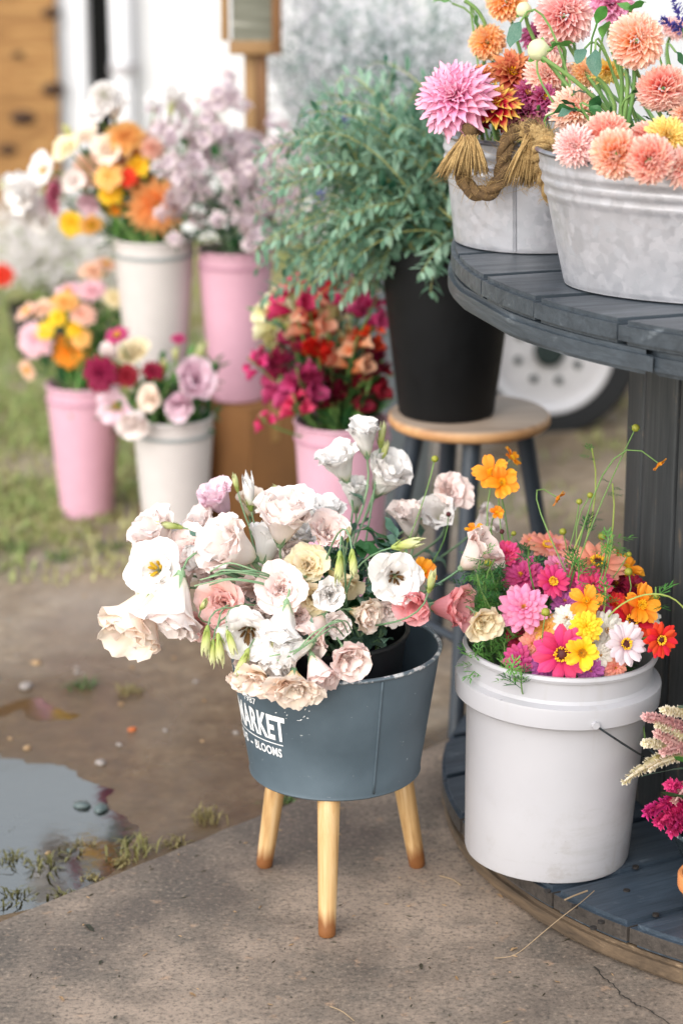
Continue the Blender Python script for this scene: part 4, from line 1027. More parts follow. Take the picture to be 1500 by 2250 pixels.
def calyx_mesh(seed):
    rr = random.Random(seed); mb = MB(); mb.lathe([(0.02, -0.10), (0.06, -0.06), (0.085, 0.02), (0.06, 0.10)], 10)
    for k in range(5):
        a = 2 * math.pi * k / 5; d = Vector((math.cos(a), math.sin(a), 0)); p = d * 0.075; sd = Vector((-d.y, d.x, 0)) * 0.035
        q = p + d * 0.07 + Vector((0, 0, 0.12)); e = q + d * (0.06 + 0.03 * rr.random()) + Vector((0, 0, 0.16))
        mb.put([p - sd, p + sd, q + sd * 0.7, q - sd * 0.7, e], [(0, 1, 2, 3), (3, 2, 4)], [0, 0, .5, .5, 1])
    return mb.mesh("calyx")
CALYX = [calyx_mesh(i) for i in range(2)]

# ------------------------------------------------------------------ petal colours
PM = {}
def pc(k, base, mid, tip, **kw): PM[k] = petal_mat("petal_" + k, base, mid, tip, **kw)
pc('white', '#dfe2b8', '#f1ede8', '#f4f0ee', trans=0.26); pc('blush', '#ece6cc', '#faf0eb', '#f9ede9', trans=0.26); pc('palepink', '#f0dcc4', '#fbe8e1', '#fae6e1', trans=0.26)
pc('pink_li', '#f0cdb0', '#f7cac1', '#f8d2cc'); pc('rose_li', '#e89a88', '#f2a0a4', '#f5b0b4'); pc('peach_li', '#f2d49a', '#fbe8d0', '#fcecdf', trans=0.26); pc('cream', '#ecd88a', '#f5e2ac', '#f8eacc', trans=0.38)
pc('green_bud', '#a9b850', '#c9d080', '#dfe0b0'); pc('lilac_li', '#e6c0cc', '#efccdc', '#f3d8e2')
pc('hotpink', '#a01a48', '#cc2a62', '#da4a7c', trans=0.25); pc('magenta', '#8a1848', '#b22c66', '#c24a80', trans=0.25); pc('pink_zi', '#c04a78', '#e27aa6', '#ea97b8', trans=0.3); pc('salmon', '#d06048', '#ea8f7c', '#f0a692', trans=0.3)
pc('red', '#8e0a0c', '#d8201a', '#e0302a', trans=0.25); pc('burgundy', '#3c0512', '#74102a', '#8c1836', trans=0.2); pc('orange', '#d86a08', '#f08c18', '#f4a032', trans=0.3); pc('yellow', '#e0a808', '#f2c41c', '#f6d23c', trans=0.3)
pc('white_zi', '#d8d8a8', '#ece8da', '#f0ece4'); pc('lilac_white', '#c8a0b4', '#e6d4da', '#ecdce2'); pc('orange_yellow', '#d88820', '#eca848', '#f0bc6a'); pc('purple_pink', '#8a2a7a', '#b14a9a', '#c46cb0')
pc('da_pink', '#cc5a94', '#e686b6', '#f6bcd4', trans=0.3); pc('da_bronze', '#5c0c16', '#b23a2a', '#e89a6a', trans=0.25, pm=0.45); pc('da_bicolor', '#a00c34', '#c81e3c', '#f2cc62', trans=0.25, pm=0.62); pc('da_wine', '#4a0820', '#9a1c50', '#c86c98', trans=0.2, pm=0.5)
pc('da_coral', '#e2605a', '#f6a99a', '#fcd8ca', trans=0.3, pm=0.42); pc('da_peach', '#f0923e', '#fac49c', '#fcdaca', trans=0.3, pm=0.4); pc('da_peachyellow', '#f2ac2c', '#fac06a', '#fbd0a4', trans=0.3); pc('da_yellow', '#e2a41a', '#f2cc50', '#f7dd8a', trans=0.3); pc('da_blush', '#e2708a', '#f5b4b2', '#fbdad6', trans=0.3)
pc('bg_orange', '#ee9428', '#f8b054', '#fac684', trans=0.35); pc('bg_peach', '#f0a878', '#f4c4a4', '#f6d4c0', trans=0.35); pc('bg_pink', '#e090a8', '#eeb4c4', '#f2ccd4', trans=0.35)
pc('lilac_sprig', '#c0aeb8', '#dccad2', '#eaded8', trans=0.35); pc('statice', '#d8d6dc', '#efecf2', '#f6f4f8', trans=0.35); pc('bush_white', '#dcd8cc', '#efe9ea', '#f6f2f4', trans=0.35); pc('snap_cream', '#cfcf80', '#e8e2b0', '#f2ecca', trans=0.35); pc('violet', '#4a3c8a', '#6a5cb0', '#8c80c8'); pc('snap_peach', '#e08050', '#eea478', '#f4c0a0')
pc('cel_cream', '#c8b878', '#e0d4b4', '#f0e6d8', trans=0.3); pc('cel_pink', '#b07878', '#d8a8a4', '#e8c4bc', trans=0.3); pc('cel_magenta', '#8c1048', '#c42268', '#dc4888', trans=0.25)
M_STAM = plain("stamen_yellow", '#c9a41c', 0.6, var=0.3, scale=200); M_STAMD = plain("stamen_brown", '#5a3c14', 0.6, var=0.4, scale=200)
M_CENB = plain("centre_brown", '#4a1418', 0.7, var=0.3, scale=150); M_CENY = plain("centre_orange", '#c88a14', 0.7, var=0.3, scale=150); M_FLOY = plain("floret_yellow", '#e8b418', 0.6, var=0.15, scale=150)
M_STEM = leaf_mat("stem_green", '#4e7a3c', '#7d9c58', 0.1); M_STEMB = leaf_mat("stem_bluegreen", '#5f8662', '#92ae86', 0.1); M_STEMY = leaf_mat("stem_yellowgreen", '#7f9440', '#a8b465', 0.1)
M_LEAFD = leaf_mat("leaf_dark", '#1e4a28', '#3f7440'); M_LEAFB = leaf_mat("leaf_bluegreen", '#3f6a58', '#7d9c8a'); M_LEAFG = leaf_mat("leaf_fresh", '#3f8238', '#6fa450')

# ------------------------------------------------------------------ putting a flower together
SIZE_K = {'li_open': 1.62, 'li_double': 1.62, 'li_rose': 1.25, 'li_bell': 1.05, 'li_cup': 0.98, 'li_bud': 0.92, 'zi_single': 2.15, 'zi_double': 2.1, 'co': 1.95, 'da_ball': 1.98, 'da_deco': 1.9, 'da_open': 1.9}
COUNT = [0]
def stem_path(O, B, d, n=12, lift=0.35, k2=0.35):
    L = (B - O).length; up = ((B - O).normalized() * 0.5 + Vector((0, 0, 0.8))).normalized()
    return bez(O, O + up * L * lift, B - d * L * k2, B, n)
def flower(name, kind, B, d, size, col, label, cat, O=None, stem_r=0.0020, stem_mat=None, group=None, joined=False, leaf=None, nleaf=0, leaf_len=0.05, centre=None, seed=None, squash=1.0):
    """B: world point of the head's middle; d: the way it faces; size in metres across"""
    COUNT[0] += 1; rr = random.Random(seed if seed is not None else COUNT[0] * 31 + 5)
    d = Vector(d).normalized(); S = size / SIZE_K[kind]
    hoff = {'li_bell': 0.45, 'li_cup': 0.45, 'li_bud': 0.45, 'li_rose': 0.35, 'li_double': 0.3, 'li_open': 0.3}.get(kind, 0.0)
    base = B - d * S * hoff
    if kind.startswith('da') and not joined: squash = rr.uniform(0.8, 1.1)
    M = T(base) @ face_to(d, rr.uniform(0, 6.28)) @ SC((S, S, S * squash))
    root = empty(name, M, label, cat, group)
    m = PM[col]
    lay = layout(kind, rr)
    if joined:
        key = (kind, rr.randrange(3))
        if key not in JOIN:
            mb = MB()
            for f, mx in layout(kind, random.Random(key[1] * 7 + 1)):
                me = PET[f][rr.randrange(NV)]; n = len(me.vertices); tv = [0.0] * n; sv = [0.0] * n
                me.attributes["t"].data.foreach_get("value", tv); me.attributes["s"].data.foreach_get("value", sv)
                mb.put([mx @ v.co for v in me.vertices], [tuple(p.vertices) for p in me.polygons], tv, sv)
            JOIN[key] = mb.mesh("petals")
        add("petals", JOIN[key], m, root, kind="stuff")
    else:
        for f, mx in lay: add("petal", PET[f][rr.randrange(NV)], m, root, basis=mx)
    if kind in ('li_open',): add("stamens", STAM_LI[rr.randrange(3)], M_STAM if centre != 'dark' else M_STAMD, root, basis=T((0, 0, 0.10)))
    if kind in ('zi_single',) or centre in ('brown', 'orange'):
        z = 0.05 if kind.startswith('zi') else 0.10
        add("centre", CEN_ZI[rr.randrange(2)], M_CENB if centre != 'orange' else M_CENY, root, basis=T((0, 0, z)) @ SC(0.95 if kind == 'zi_single' else 0.7))
        add("florets", FLO_ZI[rr.randrange(2)], M_FLOY, root, basis=T((0, 0, z + 0.08)) @ SC(0.9 if kind == 'zi_single' else 0.65), kind="stuff")
    if kind == 'co': add("florets", FLO_CO[rr.randrange(2)], M_FLOY if col != 'yellow' else M_CENY, root, basis=T((0, 0, 0.05)), kind="stuff")
    if kind in ('zi_double',) and not joined and centre is None: add("florets", FLO_CO[rr.randrange(2)], M_CENY if col not in ('yellow',) else M_FLOY, root, basis=T((0, 0, 0.16)) @ SC(0.7), kind="stuff")
    if kind == 'da_open': add("florets", FLO_CO[rr.randrange(2)], M_FLOY, root, basis=T((0, 0, 0.10)), kind="stuff")
    sm = stem_mat or M_STEM
    if kind.startswith('li') and not joined: add("calyx", CALYX[rr.randrange(2)], M_STEMB if kind != 'li_bud' else M_STEMY, root, basis=SC(1.0 if kind != 'li_bud' else 1.3))
    if O is not None:
        path = stem_path(Vector(O), base, d)
        st = add("stem", tube_mesh("stem", path, [stem_r * (1.25 - 0.35 * i / 12) for i in range(13)], 5 if joined else 7), sm, root, world_of=M)
        for k in range(nleaf):
            i = rr.randrange(3, 10); p = path[i]; tg = (path[i + 1] - path[i - 1]).normalized(); a = rr.uniform(0, 6.28)
            o = tg.orthogonal().normalized(); o = Quaternion(tg, a) @ o; dr = (o + tg * 0.5).normalized(); s = leaf_len * rr.uniform(0.7, 1.25)
            add("leaf", rr.choice(LEAF_OVAL if leaf != 'long' else LEAF_LONG), leaf if leaf not in (None, 'long') else M_LEAFD, root, basis=M.inverted() @ T(p) @ (dr.to_track_quat('Y', 'Z').to_matrix().to_4x4()) @ SC(s))
    return root
JOIN = {}
def cf(x, c, z): return Vector((x, -c, z)).normalized()             # facing: right, towards the viewer, up

# ------------------------------------------------------------------ lisianthus in the market planter
def lisianthus():
    rr = random.Random(21)
    L = [  # px, py, size px, kind, colour, Y, facing, label
        (347, 1252, 132, 'li_open', 'white', 3.33, (-.25, .85, .35), "white lisianthus showing bright yellow stamens, at the outer end of the bunch"),
        (352, 1180, 105, 'li_bell', 'blush', 3.40, (-.5, .35, .7), "blush lisianthus bell just above the one with yellow stamens"),
        (425, 1215, 120, 'li_double', 'palepink', 3.38, (-.35, .7, .5), "pale pink double lisianthus beside the white one with yellow stamens"),
        (312, 1350, 150, 'li_bell', 'peach_li', 3.30, (-.45, .55, -.65), "peach lisianthus hanging lowest at the outer end of the bunch"),
        (300, 1372, 95, 'li_bell', 'white', 3.34, (-.6, .3, -.75), "white lisianthus drooping behind the peach hanging one"),
        (382, 1325, 135, 'li_bell', 'blush', 3.28, (-.2, .5, -.8), "blush white lisianthus bell hanging beside the peach one"),
        (513, 1208, 128, 'li_bell', 'blush', 3.33, (-.65, .45, .45), "large blush lisianthus bell tipped outward over the bundled stems"),
        (622, 1145, 125, 'li_bell', 'blush', 3.36, (.12, .30, .95), "topmost blush lisianthus of the front bunch, seen from the side on a bare stem"),
        (450, 1225, 74, 'li_cup', 'white', 3.36, (-.9, .3, .1), "small white lisianthus cup lying sideways above the bundled stems"),
        (714, 1176, 96, 'li_rose', 'palepink', 3.38, (.25, .6, .65), "pale pink rose-like lisianthus above the yellow green hanging buds"),
        (587, 1200, 92, 'li_bell', 'white', 3.42, (.2, -.3, .8), "white lisianthus turned away behind the topmost blush one"),
        (492, 1325, 122, 'li_double', 'pink_li', 3.31, (-.25, .9, .15), "clear pink double lisianthus below the bundled stems"),
        (545, 1385, 138, 'li_open', 'white', 3.26, (-.1, .95, -.2), "open white lisianthus with a reddish brown heart facing forward"),
        (617, 1297, 118, 'li_double', 'palepink', 3.29, (.05, .8, .5), "pale pink double lisianthus in the middle of the bunch"),
        (622, 1368, 92, 'li_bell', 'white', 3.25, (-.15, .45, -.85), "closed white lisianthus bell hanging in the middle of the bunch"),
        (678, 1246, 98, 'li_double', 'cream', 3.35, (-.1, .75, .6), "cream yellow double lisianthus, upper of the two in the middle"),
        (683, 1312, 90, 'li_double', 'cream', 3.31, (0, .95, .1), "cream yellow double lisianthus, lower of the two in the middle"),
        (745, 1275, 76, 'li_bell', 'cream', 3.36, (.5, .6, -.4), "cream lisianthus half hidden behind the hanging green buds"),
        (722, 1303, 78, 'li_rose', 'white', 3.27, (.15, .98, .05), "small white double lisianthus with a green heart"),
        (790, 1348, 88, 'li_rose', 'peach_li', 3.32, (.75, .6, -.05), "frilly peach lisianthus seen edge on above the black bucket"),
        (868, 1268, 122, 'li_open', 'white', 3.32, (.1, .97, .12), "large white lisianthus with a dark heart facing forward above the bucket"),
        (858, 1335, 80, 'li_double', 'blush', 3.35, (0, .8, -.4), "blush lisianthus tucked under the large white dark-hearted one"),
        (915, 1322, 80, 'li_bell', 'rose_li', 3.32, (-.3, .85, -.1), "rose pink lisianthus bell showing its dark throat"),
        (985, 1335, 92, 'li_bell', 'rose_li', 3.36, (.75, .45, .15), "ruffled rose pink lisianthus leaning out towards the white bucket"),
        (1056, 1361, 82, 'li_rose', 'cream', 3.32, (.35, .9, -.2), "tight cream lisianthus rosette at the rim of the white bucket"),
        (1048, 1220, 100, 'li_bell', 'palepink', 3.42, (.55, .2, .55), "peach pink lisianthus bell rising over the cream rosette"),
        (690, 1382, 82, 'li_bell', 'palepink', 3.27, (-.4, .6, -.4), "pink lisianthus bell partly under looping green stems"),
        (763, 1440, 96, 'li_rose', 'palepink', 3.235, (.3, .9, -.25), "pale pink double lisianthus resting on the planter's mouth"),
        (650, 1428, 84, 'li_cup', 'white', 3.235, (-.85, .45, -.25), "white lisianthus cup lying sideways above the planter rim"),
        (572, 1488, 104, 'li_double', 'peach_li', 3.24, (-.35, .8, -.5), "peach double lisianthus spilling over the planter rim"),
        (645, 1498, 140, 'li_double', 'peach_li', 3.205, (.0, .78, -.62), "largest peach lisianthus, frilly, hanging in front of the planter's lettering"),
        (697, 1475, 82, 'li_bell', 'palepink', 3.225, (.3, .6, -.7), "pale pink lisianthus beside the largest peach one"),
        (800, 966, 80, 'li_cup', 'white', 3.62, (-.15, .2, .95), "topmost white lisianthus of the tall spray"),
        (748, 1024, 86, 'li_bell', 'white', 3.62, (-.35, .25, .9), "white lisianthus opening outward on the tall spray"),
        (848, 1050, 104, 'li_bell', 'white', 3.64, (.4, .35, .85), "ruffled white lisianthus leaning to the stool on the tall spray"),
        (780, 1088, 76, 'li_cup', 'white', 3.64, (-.05, .25, .95), "lowest white lisianthus of the tall spray"),
        (712, 1138, 84, 'li_bell', 'white', 3.55, (.0, .1, .99), "white lisianthus peeping behind the pale pink rose-like one"),
        (985, 1085, 98, 'li_double', 'palepink', 3.68, (.35, .55, .6), "blurred pale pink lisianthus before the stool legs"),
        (966, 1133, 80, 'li_bell', 'white', 3.66, (-.2, .6, .5), "white lisianthus under the pale pink one before the stool"),
        (900, 1148, 82, 'li_cup', 'blush', 3.62, (-.15, .3, .95), "slim blush lisianthus cup beside the stool leg"),
        (1062, 1152, 72, 'li_bell', 'blush', 3.72, (.6, .2, .6), "faint blush lisianthus behind the orange blooms"),
        (482, 1103, 80, 'li_bell', 'lilac_li', 3.50, (-.4, .3, .8), "lilac pink lisianthus at the back of the bunch"),
        (552, 1112, 58, 'li_bell', 'peach_li', 3.52, (.1, .3, .9), "peach lisianthus at the back beside the lilac pink one"),
        (447, 1155, 66, 'li_bell', 'blush', 3.48, (-.4, .3, .8), "blush lisianthus below the lilac pink one"),
        (437, 1372, 78, 'li_double', 'pink_li', 3.33, (-.4, .8, -.2), "pink lisianthus peeping between the hanging white bell and the green buds"),
        (655, 1180, 78, 'li_bell', 'white', 3.44, (.3, .3, .8), "white lisianthus behind the topmost blush one's stem"),
        (555, 1440, 74, 'li_bell', 'blush', 3.29, (-.3, .7, -.6), "blush lisianthus below the open white brown-hearted one"),
        (610, 1245, 70, 'li_bell', 'blush', 3.42, (-.1, .6, .6), "blush lisianthus deep among the bundled stems"),
        (402, 1268, 70, 'li_bell', 'blush', 3.36, (-.5, .7, -.2), "blush lisianthus under the pale pink double at the outer end"),
        (470, 1268, 72, 'li_double', 'palepink', 3.40, (-.2, .8, .4), "pale pink lisianthus right behind the bundled stems"),
        (560, 1300, 70, 'li_bell', 'palepink', 3.36, (-.3, .8, .1), "pale pink lisianthus between the bundled stems and the brown-hearted bloom"),
        (640, 1212, 66, 'li_rose', 'blush', 3.42, (.1, .6, .7), "blush rosette below the topmost blush bloom's stem"),
        (585, 1340, 68, 'li_bell', 'blush', 3.31, (-.2, .7, -.4), "blush bell squeezed above the closed white hanging one"),
        (650, 1352, 62, 'li_rose', 'palepink', 3.30, (.2, .8, .1), "small pale pink rosette below the lower cream bloom"),
        (735, 1372, 66, 'li_rose', 'blush', 3.30, (.3, .8, .1), "blush rosette beside the frilly peach edge-on bloom"),
        (610, 1448, 76, 'li_bell', 'white', 3.245, (-.2, .6, -.7), "white bell just above the largest peach bloom"),
        (500, 1170, 66, 'li_bell', 'blush', 3.44, (-.3, .4, .8), "blush bell behind the large outward tipped one"),
        (395, 1190, 66, 'li_rose', 'white', 3.42, (-.2, .5, .8), "white rosette on top of the outer end"),
        (500, 1390, 66, 'li_bell', 'pink_li', 3.30, (-.2, .6, -.6), "pink bell beneath the clear pink double one"),
        (530, 1490, 56, 'li_rose', 'peach_li', 3.26, (-.5, .7, -.3), "small peach rosette at the planter rim's outer side"),
        (340, 1215, 80, 'li_bell', 'palepink', 3.42, (-.7, .5, .3), "pale pink lisianthus between the outermost white blooms"),
    ]
    for x, y, px, k, c, Y, f, lab in L:
        px *= 1.13; B = P(x, y, Y); O = Vector((PLC.x - 0.012 + rr.gauss(0, .035), PLC.y + 0.015 + rr.gauss(0, .035), 0.37))
        flower("lisianthus_flower", k, B, cf(*f), px * mpp(B), c, lab, "flower", O, 0.0019, M_STEMB, "lisianthus in the market planter", centre='dark' if 'heart' in lab and 'dark' in lab or 'brown' in lab else None, leaf=M_LEAFB, nleaf=1 if Y < 3.5 else 3, leaf_len=0.045)
    Bd = [(745, 1243, 52, (-.05, .2, -1), "yellow green lisianthus bud hanging on a looped stalk, nearer the cream bloom"), (776, 1236, 48, (.1, .2, -1), "yellow green lisianthus bud hanging beside its twin over the black bucket"),
          (893, 1196, 62, (.75, .4, .3), "pale green lisianthus bud above the large white bloom"), (946, 1280, 46, (.15, .3, .95), "pointed yellow green lisianthus bud above the rose pink blooms"),
          (547, 1085, 66, (-.1, .1, 1), "white lisianthus bud standing at the back of the bunch"), (518, 1062, 34, (-.2, .1, 1), "small green lisianthus bud at the back of the bunch"), (617, 1082, 40, (-.75, .2, .6), "slim pale lisianthus bud leaning before the pink vase"),
          (453, 1408, 54, (-.1, .2, -1), "green lisianthus bud at the outer side of the hanging bud cluster"), (467, 1432, 44, (-.05, .2, -1), "lowest small green bud in the hanging bud cluster"), (482, 1425, 54, (.1, .25, -1), "plump yellow green bud in the hanging bud cluster"), (507, 1410, 44, (.3, .3, -.9), "yellow green bud at the inner side of the hanging bud cluster"),
          (533, 1455, 52, (-.4, .3, -.85), "slim green bud against the planter's rim"), (447, 1330, 34, (.3, .5, .6), "small lime bud beside the clear pink bloom"), (838, 958, 46, (.1, .1, .95), "green lisianthus bud beside the topmost white bloom"), (845, 990, 40, (.2, .1, .95), "slim green bud under the topmost white bloom"),
          (375, 1155, 44, (-.8, .2, .2), "green lisianthus bud over the outer blush blooms"), (765, 1175, 30, (.1, .2, 1), "tiny bud at the top of the looped green stalks"), (600, 1400, 30, (0, .4, -.9), "tiny green bud beside the white hanging bell")]
    for x, y, px, f, lab in Bd:
        Y = 3.24 if y > 1180 else (3.38 if y > 1100 else 3.5)
        if x > 820 and y < 1000: Y = 3.64
        B = P(x, y, Y); O = Vector((PLC.x - 0.01 + rr.gauss(0, .03), PLC.y + 0.015 + rr.gauss(0, .03), 0.38))
        flower("lisianthus_bud", 'li_bud', B, cf(*f), px * mpp(B), 'white' if 'white' in lab.split()[0] else 'green_bud', lab, "flower bud", O, 0.0014, M_STEMB, "lisianthus in the market planter", squash=1.15)
    # bare bundled stalks lying over the blooms, and a looped bunch above the rim
    def stalk(pts, lab):
        q = []
        for a, b in zip(pts, pts[1:]): q += [a.lerp(b, k / 5) for k in range(5)]
        q.append(pts[-1])
        for _ in range(3): q = [q[0]] + [(q[i - 1] + 2 * q[i] + q[i + 1]) / 4 for i in range(1, len(q) - 1)] + [q[-1]]
        tag(add("lisianthus_stalk", tube_mesh("stalk", q, 0.0011, 6), M_STEMB), lab, "stem", "bundled lisianthus stalks")
    for k in range(6):
        y0, y1 = 1258 + k * 6 + rr.uniform(-6, 6), 1258 + k * 5.0
        stalk([P(432 + rr.uniform(-10, 45), y0, 3.285), P(500 + rr.uniform(-14, 14), (y0 + y1) / 2 - 14 + rr.uniform(-12, 12), 3.262 + rr.uniform(-.006, .006)), P(570, y1 - 8 + rr.uniform(-9, 9), 3.268), P(640, y1 + 22, 3.32), Vector((PLC.x - .01, PLC.y, .39))], "green lisianthus stalk in the bundle lying across the bunch")
    for k in range(3):
        o = k * 7.0; j = lambda: rr.uniform(-9, 9)
        stalk([P(775 - o, 1392 + o, 3.30), P(752 - o * .8 + j(), 1362 + o * .6 + j(), 3.245), P(715 - o * .4 + j(), 1368 + o + j(), 3.228), P(690 - o * .5 + j(), 1402 + o + j(), 3.216), P(655 - o + j(), 1432 + o * .7 + j(), 3.212), P(622 - 2 * o + 2 * j(), 1440 + o * .5 + j(), 3.222)], "green lisianthus stalk looping over above the planter rim")
    # leaves filling the mouth of the planter
    for k in range(34):
        x, y = rr.uniform(590, 880), rr.uniform(1180, 1400); Y = rr.uniform(3.36, 3.50); p = P(x, y, Y); a = Vector((rr.gauss(0, .6), rr.gauss(-.2, .5), rr.uniform(.2, 1))).normalized()
        if p.z < 0.39: continue
        o = Vector((PLC.x - 0.01 + rr.gauss(0, .03), PLC.y + .01, 0.36)); M = T(p); r = empty("lisianthus_sprig", M, "leafy blue green lisianthus stalk without bloom, inside the bunch", "foliage", "bare lisianthus stalks")
        add("stem", tube_mesh("stem", stem_path(o, p, a), 0.0018, 5), M_STEMB, r, world_of=M)
        for q in range(4):
            d = (a + Vector((rr.gauss(0, .8), rr.gauss(0, .8), rr.gauss(0, .4)))).normalized(); s = rr.uniform(0.035, 0.06)
            add("leaf", rr.choice(LEAF_OVAL), M_LEAFB if rr.random() < .6 else M_LEAFD, r, basis=T(Vector((0, 0, -0.012 * q))) @ d.to_track_quat('Y', 'Z').to_matrix().to_4x4() @ SC(s))
lisianthus()
# ------------------------------------------------------------------ zinnias and orange cosmos in the white bucket
def feather_leaf(mb, M, L, rr):
    """finely cut leaf: a rib with paired narrow lobes"""
    def strip(a, b, w):
        d = (b - a); sd = d.cross(Vector((0, 0, 1)))
        sd = sd.normalized() * w if sd.length > 1e-6 else Vector((w, 0, 0)); m = a.lerp(b, 0.55) + Vector((0, 0, d.length * 0.05))
        mb.put([M @ p for p in (a - sd * .5, a + sd * .5, m + sd, m - sd, b)], [(0, 1, 2, 3), (3, 2, 4)], [0, 0, .5, .5, 1])
    strip(Vector((0, 0, 0)), Vector((0, L, 0)), L * 0.035)
    for k in range(3):
        t = 0.25 + 0.22 * k
        for s in (-1, 1):
            a = Vector((0, L * t, 0)); b = a + Vector((s * L * (0.42 - 0.10 * k), L * 0.30, L * rr.uniform(-.12, .12))); strip(a, b, L * 0.034)
            c = a.lerp(b, 0.5); strip(c, c + Vector((s * L * 0.06, L * 0.22, L * rr.uniform(-.1, .1))), L * 0.028)
def zinnias():
    rr = random.Random(33); BC = BUCKET_C
    Z = [(1113, 1217, 60, 'zi_double', 'hotpink', 3.44, (-.1, .6, .75), "small domed hot pink zinnia at the back of the white bucket", 'orange'),
         (1148, 1268, 92, 'zi_double', 'magenta', 3.42, (-.3, .6, .7), "magenta zinnia just above the rose pink one", None),
         (1150, 1338, 104, 'zi_double', 'pink_zi', 3.34, (-.1, .8, .6), "large rose pink double zinnia in the white bucket", None),
         (1213, 1279, 68, 'zi_single', 'hotpink', 3.38, (.25, .8, .55), "pink zinnia with a bold yellow eye behind the rose pink one", 'orange'),
         (1312, 1240, 112, 'zi_single', 'salmon', 3.44, (.1, .45, .9), "salmon zinnia seen from the side at the back of the bucket", None),
         (1205, 1203, 84, 'zi_single', 'salmon', 3.56, (.0, .3, .95), "blurred salmon zinnia farthest back in the bucket", None),
         (1228, 1205, 60, 'zi_double', 'rose_li', 3.56, (.2, .3, .95), "blurred deep rose zinnia beside the farthest salmon one", None),
         (1372, 1252, 74, 'co', 'orange', 3.46, (.35, .4, .85), "orange bloom tucked behind the salmon zinnia", None),
         (1302, 1288, 82, 'zi_double', 'hotpink', 3.38, (.1, .75, .6), "crimson pink zinnia in the middle of the bucket", 'orange'),
         (1350, 1288, 74, 'zi_double', 'burgundy', 3.44, (.2, .5, .8), "dark burgundy zinnia beneath the salmon one", None),
         (1288, 1322, 72, 'co', 'orange', 3.34, (-.2, .85, .5), "orange cosmos in the middle of the zinnias", None),
         (1246, 1363, 72, 'zi_double', 'white_zi', 3.34, (-.2, .6, .8), "white zinnia behind the yellow double one", None),
         (1287, 1378, 68, 'zi_double', 'yellow', 3.30, (.05, .8, .6), "bright yellow double zinnia", None),
         (1330, 1388, 88, 'zi_double', 'white_zi', 3.33, (.3, .75, .5), "white zinnia between the yellow one and the pale lilac one", None),
         (1234, 1437, 112, 'zi_single', 'hotpink', 3.285, (-.1, .93, .25), "large hot pink zinnia with a maroon heart at the bucket's front", 'brown'),
         (1277, 1434, 72, 'co', 'yellow', 3.262, (.1, .95, .2), "yellow cosmos in front of the large hot pink zinnia", None),
         (1372, 1416, 88, 'zi_single', 'lilac_white', 3.29, (.35, .8, .4), "pale lilac zinnia with a dark heart near the bucket's rim", 'brown'),
         (1450, 1405, 72, 'zi_single', 'red', 3.30, (.35, .9, .1), "scarlet zinnia hanging out over the bucket's rim", 'brown'),
         (1385, 1368, 96, 'zi_single', 'red', 3.36, (.3, .6, .7), "scarlet zinnia inside the rim behind the pale lilac one", None),
         (1407, 1330, 84, 'co', 'orange', 3.36, (.3, .8, .45), "orange cosmos over the scarlet zinnia", None),
         (1196, 1382, 66, 'zi_double', 'orange_yellow', 3.34, (-.2, .7, .6), "apricot zinnia below the rose pink one", None),
         (1322, 1350, 60, 'zi_double', 'magenta', 3.36, (.1, .6, .75), "small magenta zinnia above the white ones", None),
         (1240, 1325, 62, 'zi_double', 'purple_pink', 3.38, (0, .6, .8), "purple pink zinnia deep among the others", None),
         (1138, 1450, 66, 'zi_double', 'magenta', 3.31, (-.35, .8, .3), "magenta zinnia low inside the bucket's rim", None),
         (1192, 1468, 58, 'zi_double', 'purple_pink', 3.30, (-.1, .8, .2), "purple zinnia low at the rim beside the hot pink one", None),
         (1295, 1472, 62, 'zi_double', 'purple_pink', 3.29, (.1, .8, .1), "mauve zinnia under the yellow cosmos", None),
         (1350, 1466, 52, 'zi_double', 'salmon', 3.30, (.2, .8, .1), "faded salmon zinnia under the pale lilac one", None),
         (1178, 1290, 66, 'zi_double', 'magenta', 3.43, (.2, .5, .8), "magenta zinnia between the pink ones", None),
         (1135, 1400, 50, 'zi_double', 'burgundy', 3.36, (-.3, .6, .5), "small maroon zinnia in the shade of the rose pink one", None),
         (1275, 1265, 56, 'zi_double', 'hotpink', 3.44, (0, .5, .85), "small crimson zinnia at the back under the salmon one", None),
         (1420, 1352, 66, 'zi_single', 'white_zi', 3.42, (.5, .5, .6), "white zinnia half hidden behind the orange cosmos", None),
         (1255, 1240, 66, 'zi_double', 'salmon', 3.47, (0, .45, .9), "coral zinnia at the back between the magenta and salmon ones", None),
         (1335, 1222, 56, 'zi_double', 'red', 3.50, (.2, .4, .9), "red zinnia peeping behind the salmon one", None),
         (1268, 1302, 56, 'zi_double', 'magenta', 3.40, (0, .7, .7), "magenta zinnia beside the orange cosmos in the middle", None),
         (1395, 1292, 60, 'zi_double', 'burgundy', 3.42, (.3, .5, .8), "dark maroon zinnia under the orange bloom at the drum side", None),
         (1352, 1330, 60, 'zi_double', 'red', 3.38, (.2, .6, .7), "red zinnia in the shade of the drum-side orange cosmos", None),
         (1222, 1245, 56, 'zi_double', 'pink_zi', 3.46, (.1, .5, .8), "light pink zinnia behind the yellow-eyed one", None),
         (1170, 1415, 56, 'zi_double', 'salmon', 3.33, (-.2, .8, .4), "salmon zinnia squeezed between the rim and the large hot pink one", None),
         (1318, 1440, 54, 'zi_double', 'white_zi', 3.30, (.1, .8, .3), "creamy zinnia between the yellow cosmos and the pale lilac one", None),
         (1170, 1190, 50, 'zi_single', 'salmon', 3.60, (-.2, .3, .95), "faint peach zinnia at the very back of the bucket", None)]
